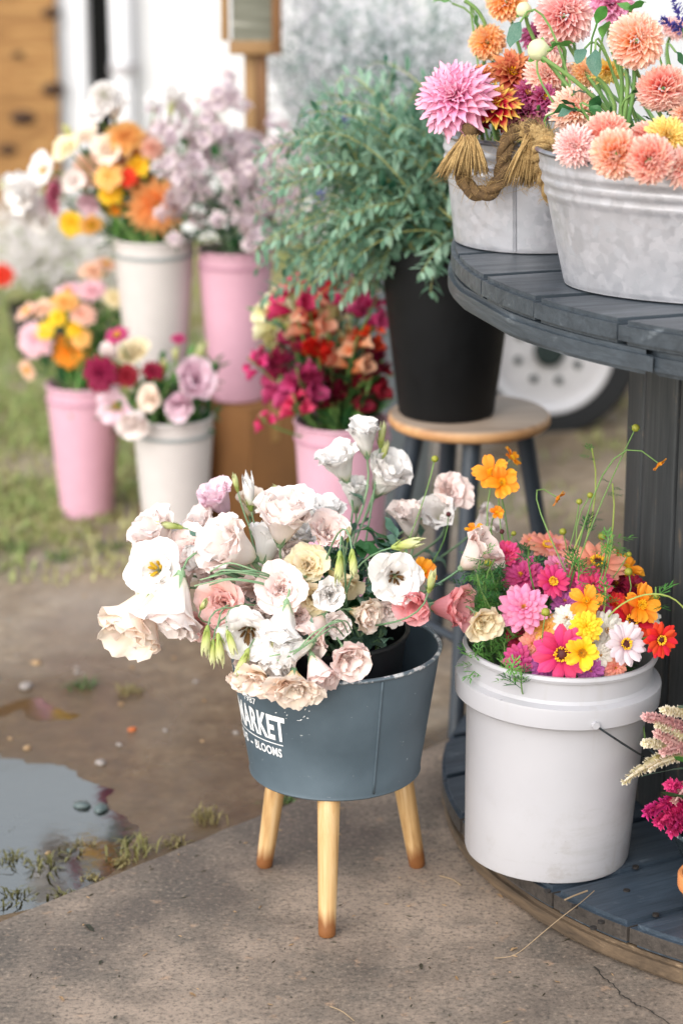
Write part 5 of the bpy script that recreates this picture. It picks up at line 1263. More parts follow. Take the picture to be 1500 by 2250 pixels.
    for x, y, px, k, c, Y, f, lab, cen in Z:
        px *= 1.12; B = P(x, y, Y); O = Vector((BC.x + rr.gauss(0, .04), BC.y + rr.gauss(0, .04), 0.25))
        nm = "cosmos_flower" if k == 'co' else "zinnia_flower"
        flower(nm, k, B, cf(*f), px * mpp(B), c, lab, "flower", O, 0.0024, M_STEM, "zinnias and cosmos in the white bucket", centre=cen, leaf='long', nleaf=2, leaf_len=0.05)
    Ct = [(1082, 1040, 86, (-.3, .75, .6), 3.52, "orange cosmos, rear of the overlapping pair above the bucket"), (1102, 1060, 78, (.1, .85, .45), 3.49, "orange cosmos, front of the overlapping pair above the bucket"), (1122, 1008, 52, (.6, .2, .6), 3.54, "orange cosmos standing tallest behind the pair"),
          (1222, 1092, 44, (.75, .3, -.5), 3.52, "orange cosmos nodding on a bent stalk beside the stool leg"), (1090, 1127, 34, (.2, .5, .4), 3.48, "small half open orange cosmos under the pair"), (1043, 1166, 44, (-.1, .3, .9), 3.47, "orange cosmos behind the peach pink lisianthus bell"),
          (928, 1258, 66, (.2, .6, .5), 3.48, "orange cosmos half hidden behind the large white lisianthus"), (1445, 1017, 40, (.6, .2, -.6), 3.40, "tiny orange cosmos drooping against the spool drum")]
    for x, y, px, f, Y, lab in Ct:
        B = P(x, y, Y); O = Vector((BC.x + rr.gauss(0, .05), BC.y + rr.gauss(0, .04), 0.30)) if x > 1000 else Vector((PLC.x + .03, PLC.y + .03, .38))
        flower("cosmos_flower", 'co', B, cf(*f), px * mpp(B), 'orange', lab, "flower", O, 0.0011, M_STEM, "zinnias and cosmos in the white bucket")
    M_BUDC = plain("cosmos_bud_green", '#8a8a2c', 0.6, var=0.3, scale=200); bud = blob("bud", 0.5, 2, 0.15)
    for x, y, px, Y, lab in ((955, 1008, 16, 3.55, "tiny orange tipped cosmos bud before the stool"), (1396, 940, 18, 3.42, "highest cosmos bud, against the spool drum"), (1236, 1168, 16, 3.5, "yellow cosmos bud above the salmon zinnia"), (1322, 1178, 18, 3.46, "yellow cosmos bud on an arching stalk above the salmon zinnia"), (1381, 1218, 13, 3.40, "small upright cosmos bud by the drum"), (1380, 1256, 18, 3.38, "yellow cosmos bud just above the orange cosmos"),
                        (1072, 1236, 18, 3.38, "spiky cosmos bud in front of the peach pink lisianthus"), (1198, 1345, 20, 3.27, "green cosmos bud over the rose pink zinnia"), (1102, 1168, 11, 3.46, "dark cosmos bud under the half open orange one"), (1296, 1088, 14, 3.46, "green cosmos bud beside the thin upright stalk"), (1272, 1102, 14, 3.46, "pale cosmos bud on the long leaning stalk"), (985, 1130, 12, 3.60, "dark round bud in front of a white lisianthus"), (1128, 1172, 12, 3.5, "yellow bud behind the hot pink domed zinnia"), (1440, 1310, 12, 3.36, "green bud on the curling stalk by the drum")):
        p = P(x, y, Y); s = px * mpp(p); M = T(p) @ SC(s); r = empty("cosmos_bud", M, lab, "flower bud", "zinnias and cosmos in the white bucket")
        add("bud", bud, M_BUDC if 'dark' not in lab else M_CENB, r)
        d = Vector((rr.gauss(0, .3), 0, 1)).normalized(); O = Vector((BC.x + rr.gauss(0, .05), BC.y + rr.gauss(0, .03), 0.30)) if x > 1000 else Vector((PLC.x + .06, PLC.y + .03, .38))
        add("stem", tube_mesh("stem", stem_path(O, p, d), 0.0009, 5), M_STEM, r, world_of=M)
        mb = MB()
        for q in range(6):
            a = q * 1.05; e = Vector((math.cos(a), math.sin(a), .25)); mb.put([e * .3 + Vector((0, 0, -.4)), Vector((math.cos(a + .4), math.sin(a + .4), -1.2)) * .33, e * 1.0], [(0, 1, 2)])
        add("bract", mb.mesh("bract", False), M_LEAFG, r, kind="stuff")
    # finely cut leaves on thin stalks
    sp = [(1300, 985, 3.46, 1), (1345, 1062, 3.44, 1), (1290, 1135, 3.45, 2), (1330, 1290, 3.34, 2), (1440, 1290, 3.36, 2), (1120, 1460, 3.25, 2), (1145, 1470, 3.26, 2)]
    for k in range(46): sp.append((rr.uniform(1025, 1410), rr.uniform(1170, 1440) if k % 3 else rr.uniform(1230, 1330), rr.uniform(3.36, 3.55), 2))
    for k in range(26): sp.append((rr.uniform(1020, 1130), rr.uniform(1250, 1430), rr.uniform(3.34, 3.5), 2))
    for i, (x, y, Y, n) in enumerate(sp):
        p = P(x, y, Y); 
        if p.z < 0.34 and i > 6: p.z = 0.36 + rr.random() * 0.03
        O = Vector((BC.x + rr.gauss(0, .05), BC.y + rr.gauss(0, .04), 0.27)); M = T(p)
        named = ["thin cosmos stalk with a small leaf tuft, tallest beside the drum", "leaning cosmos stalk with a leaf tuft close to the drum", "feathery cosmos leaf tuft over the salmon zinnia"]
        r = empty("cosmos_sprig", M, named[i] if i < 3 else "feathery green cosmos foliage filling the white bucket", "foliage", "cosmos foliage in the white bucket")
        d = Vector((rr.gauss(0, .3), rr.gauss(0, .3), 1)).normalized()
        add("stem", tube_mesh("stem", stem_path(O, p, d), 0.0012, 5), M_STEMY if i < 4 else M_STEM, r, world_of=M)
        mb = MB()
        for q in range(2 + n * 2):
            dd = Vector((rr.gauss(0, 1), rr.gauss(-.2, 1), rr.uniform(-.4, .9))).normalized()
            feather_leaf(mb, T(Vector((0, 0, -0.006 * q))) @ dd.to_track_quat('Y', 'Z').to_matrix().to_4x4(), rr.uniform(0.020, 0.034) * (0.75 if n == 1 else 1.2), rr)
        add("foliage", mb.mesh("foliage", False), M_LEAFD if rr.random() < .5 else M_LEAFG, r, kind="stuff")
    r = tag(add("curling_tendril", tube_mesh("tendril", bez(P(1330, 1365, 3.34), P(1360, 1310, 3.30), P(1470, 1270, 3.30), P(1510, 1350, 3.30)), 0.0013, 6), M_STEMY), "bare yellow green stalk curling out past the scarlet zinnia", "stem")
zinnias()

# ------------------------------------------------------------------ dahlias in the tubs
def dahlias():
    rr = random.Random(44)
    D = [(1000, 215, 168, 'da_deco', 'da_pink', 3.62, (-.3, .8, .5), "huge pink dahlia hanging over the small tub's rim", 1),
         (1124, 160, 108, 'da_open', 'da_bronze', 3.70, (.1, .8, .55), "bronze and dark red dahlia above the small tub", 1),
         (1083, 236, 124, 'da_open', 'da_bicolor', 3.64, (.0, .6, .8), "red and yellow two-toned dahlia lying open in the small tub", 1),
         (1150, 248, 112, 'da_deco', 'da_wine', 3.66, (.1, .7, .6), "wine coloured dahlia between the rope tassels", 1),
         (1203, 165, 104, 'da_deco', 'da_coral', 3.66, (-.2, .85, .4), "coral dahlia next to the bronze one", 2),
         (1262, 240, 108, 'da_deco', 'da_peach', 3.52, (-.1, .9, .3), "peach dahlia with pink middle above the long tub's end", 2),
         (1070, 90, 78, 'da_ball', 'da_peachyellow', 3.84, (-.3, .7, .6), "yellow peach ball dahlia highest over the pink one", 1),
         (1238, 33, 120, 'da_ball', 'da_blush', 3.66, (.1, .85, .45), "pink coral dahlia at the top middle of the tubs", 2),
         (1112, 2, 84, 'da_ball', 'da_peachyellow', 3.80, (-.2, .6, .7), "orange dahlia highest above the crimson one", 1),
         (1340, 8, 110, 'da_deco', 'da_pink', 3.85, (.1, .6, .7), "blurred pale pink dahlia at the very top", 2),
         (1398, 88, 118, 'da_ball', 'da_peach', 3.40, (.25, .85, .4), "large round peach ball dahlia standing on long stems", 2),
         (1456, 196, 112, 'da_ball', 'da_coral', 3.40, (.1, .6, -.6), "coral peach dahlia turned down to show its stem", 2),
         (1334, 152, 72, 'da_open', 'da_yellow', 3.60, (.1, .7, -.5), "yellow dahlia half hidden under the grey green leaves", 2),
         (1286, 158, 66, 'da_deco', 'da_peachyellow', 3.66, (.2, .7, .3), "apricot dahlia behind the slanting green stem", 2),
         (1262, 320, 92, 'da_deco', 'da_blush', 3.30, (-.25, .9, .2), "light pink dahlia at the end of the long tub's rim", 2),
         (1332, 300, 104, 'da_ball', 'da_coral', 3.32, (.0, .8, .5), "coral dahlia behind the two ball dahlias on the rim", 2),
         (1352, 338, 108, 'da_ball', 'da_peach', 3.22, (-.15, .95, -.1), "peach ball dahlia resting on the long tub's rim", 2),
         (1428, 350, 104, 'da_ball', 'da_coral', 3.20, (.1, .95, -.1), "coral ball dahlia hanging over the long tub's rim", 2),
         (1466, 302, 98, 'da_deco', 'da_yellow', 3.26, (.2, .8, .5), "yellow peach dahlia behind the coral ball dahlia", 2),
         (1500, 365, 90, 'da_deco', 'da_coral', 3.22, (.3, .8, .2), "coral dahlia peeping out beside the coral ball dahlia", 2),
         (1185, 78, 84, 'da_deco', 'da_wine', 3.84, (-.2, .5, .7), "crimson dahlia deep behind the top coral one", 2),
         (1205, 100, 70, 'da_deco', 'da_blush', 3.78, (.0, .5, .6), "blush dahlia under the top coral one", 2),
         (1196, 214, 64, 'da_open', 'da_wine', 3.62, (.2, .7, .4), "small wine red dahlia behind the peach one", 1),
         (1058, 168, 62, 'da_open', 'da_bronze', 3.68, (-.2, .6, .7), "rust coloured dahlia behind the huge pink one", 1),
         (1160, 205, 66, 'da_open', 'da_wine', 3.66, (.1, .7, .5), "deep red dahlia between the bronze and wine ones", 1),
         (1050, 262, 60, 'da_deco', 'burgundy', 3.65, (-.2, .6, .5), "dark maroon dahlia beside the first tassel", 1),
         (1180, 240, 56, 'da_open', 'da_bronze', 3.68, (.2, .7, .5), "small rust dahlia beside the wine coloured one", 1),
         (1115, 262, 70, 'da_deco', 'burgundy', 3.70, (.0, .5, .7), "maroon dahlia low in the small tub behind the wine one", 1),
         (1270, 60, 60, 'da_deco', 'da_blush', 3.80, (.2, .5, .5), "pale coral dahlia behind the top one", 2),
         (1420, 300, 74, 'da_ball', 'da_coral', 3.34, (.1, .6, .7), "coral dahlia deep between the rim blooms", 2),
         (1500, 250, 60, 'da_deco', 'da_peach', 3.40, (.3, .6, .6), "peach dahlia at the far end of the tub", 2),
         (1480, 60, 60, 'da_deco', 'da_blush', 3.95, (.2, .6, .6), "blurred blush dahlia behind the violet spike", 2)]
    for x, y, px, k, c, Y, f, lab, tb in D:
        px *= 1.10; B = P(x, y, Y); C = TUB1_C if tb == 1 else TUB2_C
        O = Vector((C.x + rr.gauss(0, .03) + ((B.x - C.x) * 0.5), C.y + rr.gauss(0, .02) + (B.y - C.y) * 0.3, C.z + 0.08))
        flower("dahlia_flower", k, B, cf(*f), px * mpp(B), c, lab, "flower", O, 0.0030, M_STEM, "dahlias in the galvanised tubs")
    for x, y, px, Y, f, lab in ((1182, 108, 48, 3.58, (-.3, .6, .4), "creamy green dahlia bud in front of the coral dahlia"), (1150, 20, 34, 3.7, (-.2, .5, .8), "green dahlia bud high among the stems")):
        B = P(x, y, Y); s = px * mpp(B); M = T(B) @ face_to(cf(*f)) @ SC(s); r = empty("dahlia_bud", M, lab, "flower bud", "dahlias in the galvanised tubs")
        add("bud", blob("bud", 0.5, 3, 0.12, (1, 1, .95)), PM['white'], r)
        for k in range(5):
            a = 2 * math.pi * k / 5; add("sepal", LEAF_OVAL[0], M_LEAFG, r, basis=RZ(a) @ T((0, .2, -.48)) @ RX(math.radians(38)) @ SC(.62))
        add("stem", tube_mesh("stem", stem_path(Vector((TUB2_C.x - .2, TUB2_C.y + .05, TUB2_C.z + .1)), B, cf(*f)), 0.003, 6), M_STEM, r, world_of=M)
    # bare slanting stems and leaves
    st = [((1190, 125), (1345, 255), 3.50, "thick green stem slanting across the long tub's blooms"), ((1210, 95), (1240, 110), 3.62, "short green stem holding leaves under the top dahlia"), ((1362, 140), (1362, 255), 3.44, "upright dahlia stem, outermost of three by the ball dahlia"), ((1376, 150), (1372, 255), 3.42, "upright dahlia stem, middle of three by the ball dahlia"), ((1393, 152), (1382, 255), 3.41, "upright dahlia stem, nearest the ball dahlia"), ((1020, 0), (1065, 50), 3.84, "pale stem rising over the yellow peach ball dahlia"), ((1310, 170), (1350, 230), 3.46, "stout curved green stem beside the slanting one")]
    for (x0, y0), (x1, y1), Y, lab in st:
        a, b = P(x0, y0, Y), P(x1, y1, Y); mid = a.lerp(b, .5) + Vector((0.004, 0, 0.006))
        q = bez(a, a.lerp(mid, .7), mid, b, 8) + [b + Vector((0, .01, -.04)), Vector((b.x, b.y + .02, TUB2_C.z + .12))]
        tag(add("dahlia_stalk", tube_mesh("stem", q, 0.0032, 7), M_STEM), lab, "stem", "dahlia stems")
    lv = [(1130, 75, 62, (-.3, .3, -.6), 3.62, M_LEAFB), (1238, 98, 60, (.8, .4, .3), 3.56, M_LEAFG), (1308, 138, 64, (.0, .5, -.8), 3.44, M_LEAFB), (1275, 122, 50, (-.3, .5, -.4), 3.46, M_LEAFB), (1372, 150, 80, (.5, .4, -.9), 3.42, M_LEAFB), (972, 2, 44, (-.9, .2, .2), 3.86, M_LEAFG), (1045, 46, 36, (.2, .3, -.8), 3.84, M_LEAFG), (1330, 62, 46, (.2, .3, .8), 3.6, M_LEAFG), (1375, 20, 62, (-.6, .4, .5), 3.5, M_LEAFG), (1400, 12, 50, (.5, .4, .5), 3.5, M_LEAFG), (1320, 30, 50, (.3, .3, .8), 3.62, M_LEAFG), (1495, 130, 40, (.4, .3, -.6), 3.5, M_LEAFD), (1180, 200, 50, (.1, .4, .4), 3.68, M_LEAFD), (1060, 180, 46, (-.2, .3, .4), 3.74, M_LEAFD)]
    for k in range(26): lv.append((rr.uniform(1225, 1500), rr.uniform(180, 300), rr.uniform(36, 60), (rr.gauss(0, .6), rr.uniform(.1, .7), rr.uniform(-.3, .8)), rr.uniform(3.40, 3.52), M_LEAFD if rr.random() < .6 else M_LEAFB))
    for k in range(14): lv.append((rr.uniform(1030, 1190), rr.uniform(200, 285), rr.uniform(36, 56), (rr.gauss(0, .6), rr.uniform(.1, .7), rr.uniform(-.3, .8)), rr.uniform(3.72, 3.80), M_LEAFD))
    for i, (x, y, px, f, Y, m) in enumerate(lv):
        p = P(x, y, Y); d = cf(*f); s = px * mpp(p); p0 = p - d * s * .5; M = T(p0)
        r = empty("dahlia_sprig", M, "dahlia leaf on its stalk among the blooms of the small tub" if Y > 3.71 else "dahlia leaf on its stalk among the blooms of the long tub", "foliage", "dahlia leaves in the tubs")
        C = TUB1_C if Y > 3.71 else TUB2_C
        add("stem", tube_mesh("stem", stem_path(Vector((C.x + (p0.x - C.x) * .7, C.y + (p0.y - C.y) * .5, C.z + .09)), p0, d), 0.0017, 5), M_STEM, r, world_of=M)
        add("leaf", rr.choice(LEAF_OVAL), m, r, basis=d.to_track_quat('Y', 'Z').to_matrix().to_4x4() @ RY(rr.uniform(-.8, .8)) @ SC((s * 1.15, s, s)))
dahlias()

# ------------------------------------------------------------------ fluffy things: spikes, sprays, haze
def fluff(mb, pts, r, n, size, rr, tips=True):
    """n small pointed florets round a spine of points, radius tapering to the tip"""
    m = len(pts)
    for k in range(n):
        u = rr.random(); x = u * (m - 1); i = min(int(x), m - 2); p = pts[i].lerp(pts[i + 1], x - i); ax = (pts[i + 1] - pts[i]).normalized()
        o = Quaternion(ax, rr.uniform(0, 6.28)) @ ax.orthogonal().normalized(); R_ = r * (1 - 0.75 * u ** 1.6 if tips else math.sin(math.pi * (0.1 + 0.85 * u)) ** .6)
        a = p + o * R_ * 0.55; d = (o + ax * rr.uniform(.2, .9)).normalized(); s = size * rr.uniform(.7, 1.3); sd = d.cross(ax).normalized() * s * .32
        b = a + d * s * 0.55; c = a + d * s
        mb.put([a - sd * .5, a + sd * .5, b + sd, b - sd, c], [(0, 1, 2, 3), (3, 2, 4)], [0.1, 0.1, .5, .5, 1], [-1, 1, 1, -1, 0])
def celosia():
    rr = random.Random(55)
    S = [((1500, 1600), (1415, 1575), 30, 'cel_pink', "pinkish celosia crest reaching highest towards the white bucket"), ((1510, 1570), (1455, 1563), 24, 'cel_cream', "cream celosia plume at the top of the bowl"), ((1505, 1622), (1440, 1590), 28, 'cel_cream', "cream celosia plume just under the pinkish crest"), ((1510, 1655), (1440, 1610), 32, 'cel_pink', "dusty rose celosia plume in the middle"),
         ((1470, 1640), (1415, 1635), 26, 'cel_cream', "short cream celosia plume pointing at the bucket"), ((1450, 1665), (1368, 1720), 28, 'cel_cream', "long pale celosia plume drooping in front of the bucket"), ((1500, 1660), (1425, 1690), 22, 'cel_cream', "thin pale celosia plume above the broad leaf"), ((1505, 1640), (1455, 1655), 24, 'cel_pink', "small rosy celosia plume above the broad leaf"),
         ((1485, 1755), (1418, 1790), 26, 'cel_magenta', "magenta celosia spike pointing sideways under the leaf"), ((1500, 1770), (1445, 1812), 42, 'cel_magenta', "crested magenta celosia over the bowl's rim"), ((1505, 1745), (1470, 1725), 34, 'cel_magenta', "magenta celosia just under the broad leaf"), ((1515, 1790), (1472, 1830), 40, 'cel_magenta', "lowest magenta celosia over the speckled rim"), ((1530, 1700), (1480, 1765), 22, 'cel_pink', "pale pink celosia between the magenta ones"), ((1540, 1600), (1520, 1540), 34, 'cel_cream', "cream celosia at the back of the bowl"), ((1560, 1720), (1600, 1680), 36, 'cel_magenta', "magenta celosia at the far side of the bowl")]
    for (x0, y0), (x1, y1), w, c, lab in S:
        Y = 3.27 + rr.uniform(-.02, .02); a, b = P(x0, y0, Y + .02), P(x1, y1, Y - .02); k = mpp(a); M = T(a); r = empty("celosia_spike", M, lab, "flower", "celosia in the enamel bowl")
        mid = a.lerp(b, .5) + Vector((0, 0, .006)); pts = bez(a, a.lerp(mid, .6), mid.lerp(b, .5), b, 6)
        mb = MB(); fluff(mb, [p - a for p in pts], w * k * .5, 170 if 'crest' not in lab else 240, 9 * k * (1.4 if c == 'cel_magenta' else 1), rr)
        mb2 = MB(); mb2.tube([p - a for p in pts], [w * k * .32 * (1 - .8 * i / 6) for i in range(7)], 7)
        add("plume", mb.mesh("plume", False), PM[c], r, kind="stuff"); add("spine", mb2.mesh("spine"), PM[c], r)
        d = (b - a).normalized(); add("stem", tube_mesh("stem", stem_path(Vector((CEL.x + rr.gauss(0, .02), CEL.y + rr.gauss(0, .02), .10)), a, d), 0.0022, 6), M_STEM, r, world_of=M)
    for x0, y0, x1, y1, w, m in ((1510, 1690, 1403, 1705, 40, M_LEAFB), (1510, 1760, 1450, 1738, 20, M_LEAFD), (1520, 1560, 1485, 1550, 30, M_LEAFB), (1515, 1680, 1480, 1660, 22, M_LEAFG)):
        a, b = P(x0, y0, 3.26), P(x1, y1, 3.235); d = (b - a); M = T(a); r = empty("celosia_leaf", M, "broad pointed celosia leaf over the magenta plumes" if w == 40 else "smaller dark celosia leaf among the plumes", "leaf", "celosia leaves")
        add("leaf", LEAF_LONG[1], m, r, basis=d.to_track_quat('Y', 'Z').to_matrix().to_4x4() @ RY(.5) @ SC((d.length * 1.35, d.length, d.length * .6)))
        add("stem", tube_mesh("stem", stem_path(Vector((CEL.x, CEL.y, .10)), a, d.normalized()), 0.0018, 5), M_STEM, r, world_of=M)
celosia()

def leafy_branch(name, path, n, L, rr, mat, mats, label, cat, group, w=None):
    M = T(path[0]); r = empty(name, M, label, cat, group); mb = MB(); rel = [p - path[0] for p in path]; m = len(rel)
    add("stem", tube_mesh("stem", rel, [0.0014 * (1.2 - .8 * i / (m - 1)) for i in range(m)], 5), mats, r)
    for k in range(n):
        u = 0.22 + 0.78 * (k + rr.random() * .6) / n; x = min(.999, u) * (m - 1); i = int(x); p = rel[i].lerp(rel[i + 1], x - i); ax = (rel[i + 1] - rel[i]).normalized()
        o = Quaternion(ax, k * 2.4 + rr.uniform(-.4, .4)) @ ax.orthogonal().normalized(); d = (o + ax * .75 + Vector((0, 0, .15))).normalized()
        v, f, t, s = leaf_shape(w=0.34, rows=4, cols=3, fold=.3, bend=.15, seed=k); Mx = T(p) @ d.to_track_quat('Y', 'Z').to_matrix().to_4x4() @ SC(L * rr.uniform(.7, 1.2) * (1.1 - .5 * u)); mb.put([Mx @ Vector(q) for q in v], f, t, s)
    add("leaves", mb.mesh("leaves"), mat, r, kind="stuff"); return r
def willow():
    rr = random.Random(66); A = leaf_mat("willow_leaf", '#2f6248', '#b0d0b6', 0.34, 0.32); B = leaf_mat("willow_leaf_dark", '#255440', '#94ba9c', 0.34, 0.32); S = leaf_mat("willow_stem", '#8f9150', '#b5b070', 0.05)
    tg = [(800, 150, 4.45), (735, 185, 4.4), (880, 230, 4.5), (945, 645, 4.1), (925, 600, 4.1), (600, 640, 4.35), (620, 590, 4.3), (560, 470, 4.45), (1000, 250, 4.45), (690, 660, 4.25), (760, 640, 4.2), (660, 240, 4.45), (700, 215, 4.5), (770, 200, 4.5), (840, 195, 4.5), (920, 205, 4.52), (960, 190, 4.5), (610, 300, 4.45), (860, 170, 4.55)]
    while len(tg) < 170:
        x, y = rr.uniform(545, 1010), rr.uniform(225, 640)
        if x < 640 and y < 300 or x > 900 and y > 570 or (x < 700 and y > 600) : continue
        tg.append((x, y, rr.uniform(4.12, 4.62)))
    for k in range(26): tg.append((rr.uniform(560, 840), rr.uniform(540, 665), rr.uniform(4.12, 4.4)))
    for i, (x, y, Y) in enumerate(tg):
        e = P(x, y, Y); O = STB + Vector((rr.gauss(0, .045), rr.gauss(0, .045), -.06)); up = Vector((rr.gauss(0, .25) - .2, rr.gauss(0, .2), 1)).normalized(); L = (e - O).length
        p = bez(O, O + up * (L * .45 + .04), e + Vector((-(e.x - O.x) * .25, 0, .03 + .06 * rr.random())), e, 10)
        lab = {0: "tallest upright leafy stem over the black bucket", 1: "second tall leafy stem leaning outward over the black bucket", 3: "leafy stem trailing farthest down the black bucket's side"}.get(i, "grey green leafy stem in the full black bucket")
        leafy_branch("willow_branch", p, 32 if i > 2 else 22, 0.045, rr, A if i % 3 else B, S, lab, "foliage", "leafy stems in the black bucket")
willow()

def spray(name, O, e, rr, nb, nf, size, mat, stem_m, label, group, spread, leafm=None, fl=0.02):
    M = T(O); r = empty(name, M, label, "foliage", group); mb, ms = MB(), MB()
    up = Vector((rr.gauss(0, .2), rr.gauss(0, .2), 1)).normalized(); L = (e - O).length
    p = [q - O for q in bez(O, O + up * L * .4, e - (e - O).normalized() * L * .3 + Vector((0, 0, .02)), e, 9)]
    ms.tube(p, 0.0012, 4)
    for b in range(nb):
        i = rr.randrange(4, 10); a = p[i]; d = ((p[i] - p[i - 1]).normalized() + Vector((rr.gauss(0, .7), rr.gauss(0, .7), rr.gauss(.1, .5)))).normalized(); c = a + d * spread * rr.uniform(.4, 1.2)
        ms.tube([a, a.lerp(c, .5) + Vector((0, 0, .004)), c], 0.0006, 3, False)
        for k in range(nf):
            q = a.lerp(c, rr.uniform(.3, 1)) + Vector((rr.gauss(0, 1), rr.gauss(0, 1), rr.gauss(0, 1))) * fl * .5; u = Vector((rr.gauss(0, 1), rr.gauss(0, 1), rr.gauss(0, 1))).normalized(); v = u.orthogonal().normalized() * size * .5; w = u * size * rr.uniform(.6, 1.2)
            mb.put([q - v, q + w * .5 - v.cross(u) * .6, q + v, q + w], [(0, 1, 3), (1, 2, 3)], [.2, .5, .5, 1])
    add("florets", mb.mesh("florets", False), mat, r, kind="stuff"); add("stalk", ms.mesh("stalk"), stem_m, r)
    if leafm:
        ml = MB()
        for k in range(5):
            i = rr.randrange(3, 9); d = Vector((rr.gauss(0, 1), rr.gauss(0, 1), rr.gauss(.2, .5))).normalized(); v, f, t, s = leaf_shape(w=.4, rows=4, cols=3); Mx = T(p[i]) @ d.to_track_quat('Y', 'Z').to_matrix().to_4x4() @ SC(rr.uniform(.035, .06)); ml.put([Mx @ Vector(q) for q in v], f, t, s)
        add("leaves", ml.mesh("leaves"), leafm, r, kind="stuff")
def hazes():
    rr = random.Random(77); M_LEAFY = leaf_mat('leaf_yellowgreen', '#7f9a48', '#b4c47c', .35); SGL = leaf_mat("statice_leaf", '#5f7f74', '#93aaa2', .2); SG = leaf_mat("statice_stem", '#6f867e', '#9aaca4', .2)
    for k in range(84):
        x, y = rr.uniform(570, 1070), rr.uniform(-40, 300)
        if x < 640 and y < 60: x += 70
        e = P(x, y, rr.uniform(5.50, 5.95)); spray("statice_spray", STAT + Vector((rr.gauss(0, .05), rr.gauss(0, .05), -.1)), e, rr, 22, 12, 0.0125, PM['statice'] if k % 4 else SGL, SG, "hazy grey lilac statice spray behind the greenery", "statice sprays behind the greenery", .12, fl=.03)
    for k in range(60):
        e = P(rr.uniform(-10, 255), rr.uniform(470, 640), rr.uniform(6.85, 7.2)); spray("pale_spray", BUSH + Vector((rr.gauss(0, .04), rr.gauss(0, .04), -.03)), e, rr, 12, 7, 0.020, PM['bush_white'], M_STEMY, "pale blossoming spray by the plywood sheet", "pale bush by the plywood", .11, M_LEAFY, .03)
    # lilac sprigs: clusters of little florets on leafy stems
    for k in range(62):
        x, y = rr.uniform(375, 640), rr.uniform(225, 500)
        if x > 500 and y < 320: y = rr.uniform(325, 500)
        if k < 8: x, y = rr.uniform(560, 700), rr.uniform(380, 520)
        e = P(x, y, rr.uniform(4.95, 5.35)); O = V4 + Vector((rr.gauss(0, .03), rr.gauss(0, .03), -.05)); d = ((e - O).normalized() + Vector((rr.gauss(0, .3), rr.gauss(0, .3), .2))).normalized(); M = T(e)
        r = empty("lilac_sprig", M, "dusty lilac flower sprig in the raised pink vase", "flower", "lilac sprigs in the raised pink vase")
        path = stem_path(O, e, d); add("stem", tube_mesh("stem", path, .0016, 4), M_STEMB, r, world_of=M)
        mb, ml = MB(), MB()
        for q in range(5):
            c = Vector((rr.gauss(0, .022), rr.gauss(0, .022), rr.gauss(0, .022))); dd = (d + Vector((rr.gauss(0, .8), rr.gauss(0, .8), rr.gauss(0, .4)))).normalized(); fluff(mb, [c, c + dd * .014, c + dd * .034], .013, 40, .013, rr, False)
        for q in range(5):
            i = rr.randrange(4, 12); dd = Vector((rr.gauss(0, 1), rr.gauss(0, 1), rr.gauss(.1, .5))).normalized(); v, f, t, s = leaf_shape(w=.42, rows=4, cols=3); Mx = T(path[i] - e) @ dd.to_track_quat('Y', 'Z').to_matrix().to_4x4() @ SC(rr.uniform(.035, .055)); ml.put([Mx @ Vector(w) for w in v], f, t, s)
        add("florets", mb.mesh("florets", False), PM['lilac_sprig'], r, kind="stuff"); add("leaves", ml.mesh("leaves"), M_LEAFB if k % 2 else M_LEAFD, r, kind="stuff")
    for x, y in ((745, 285), (760, 292), (752, 350), (700, 455)):
        e = P(x, y, 4.9); M = T(e); r = empty("violet_flower", M, "small violet bloom among the greenery", "flower", "violet blooms in the greenery"); mb = MB(); fluff(mb, [Vector((0, 0, 0)), Vector((0, 0, .012)), Vector((0, 0, .026))], .014, 40, .016, rr, False); add("petals", mb.mesh("petals", False), PM['violet'], r, kind="stuff"); add("stem", tube_mesh("stem", stem_path(STAT, e, Vector((0, 0, 1))), .0015, 4), M_STEM, r, world_of=M)
    e = P(1478, 55, 3.75); M = T(e); r = empty("violet_spike", M, "violet flower spike at the top beside the peach ball dahlia", "flower"); mb = MB(); a, b = P(1505, 70, 3.75) - e, P(1452, 42, 3.75) - e; fluff(mb, [a, (a + b) / 2, b], .008, 120, .007, rr); c2, d2 = P(1480, -10, 3.75) - e, P(1500, 60, 3.75) - e; fluff(mb, [d2, (c2 + d2) / 2, c2], .009, 120, .007, rr)
    add("florets", mb.mesh("florets", False), PM['violet'], r, kind="stuff"); add("stem", tube_mesh("stem", stem_path(Vector((TUB2_C.x + .15, TUB2_C.y + .1, TUB2_C.z + .1)), e + d2, Vector((0, 0, 1))), .0018, 5), M_STEM, r, world_of=M)
hazes()

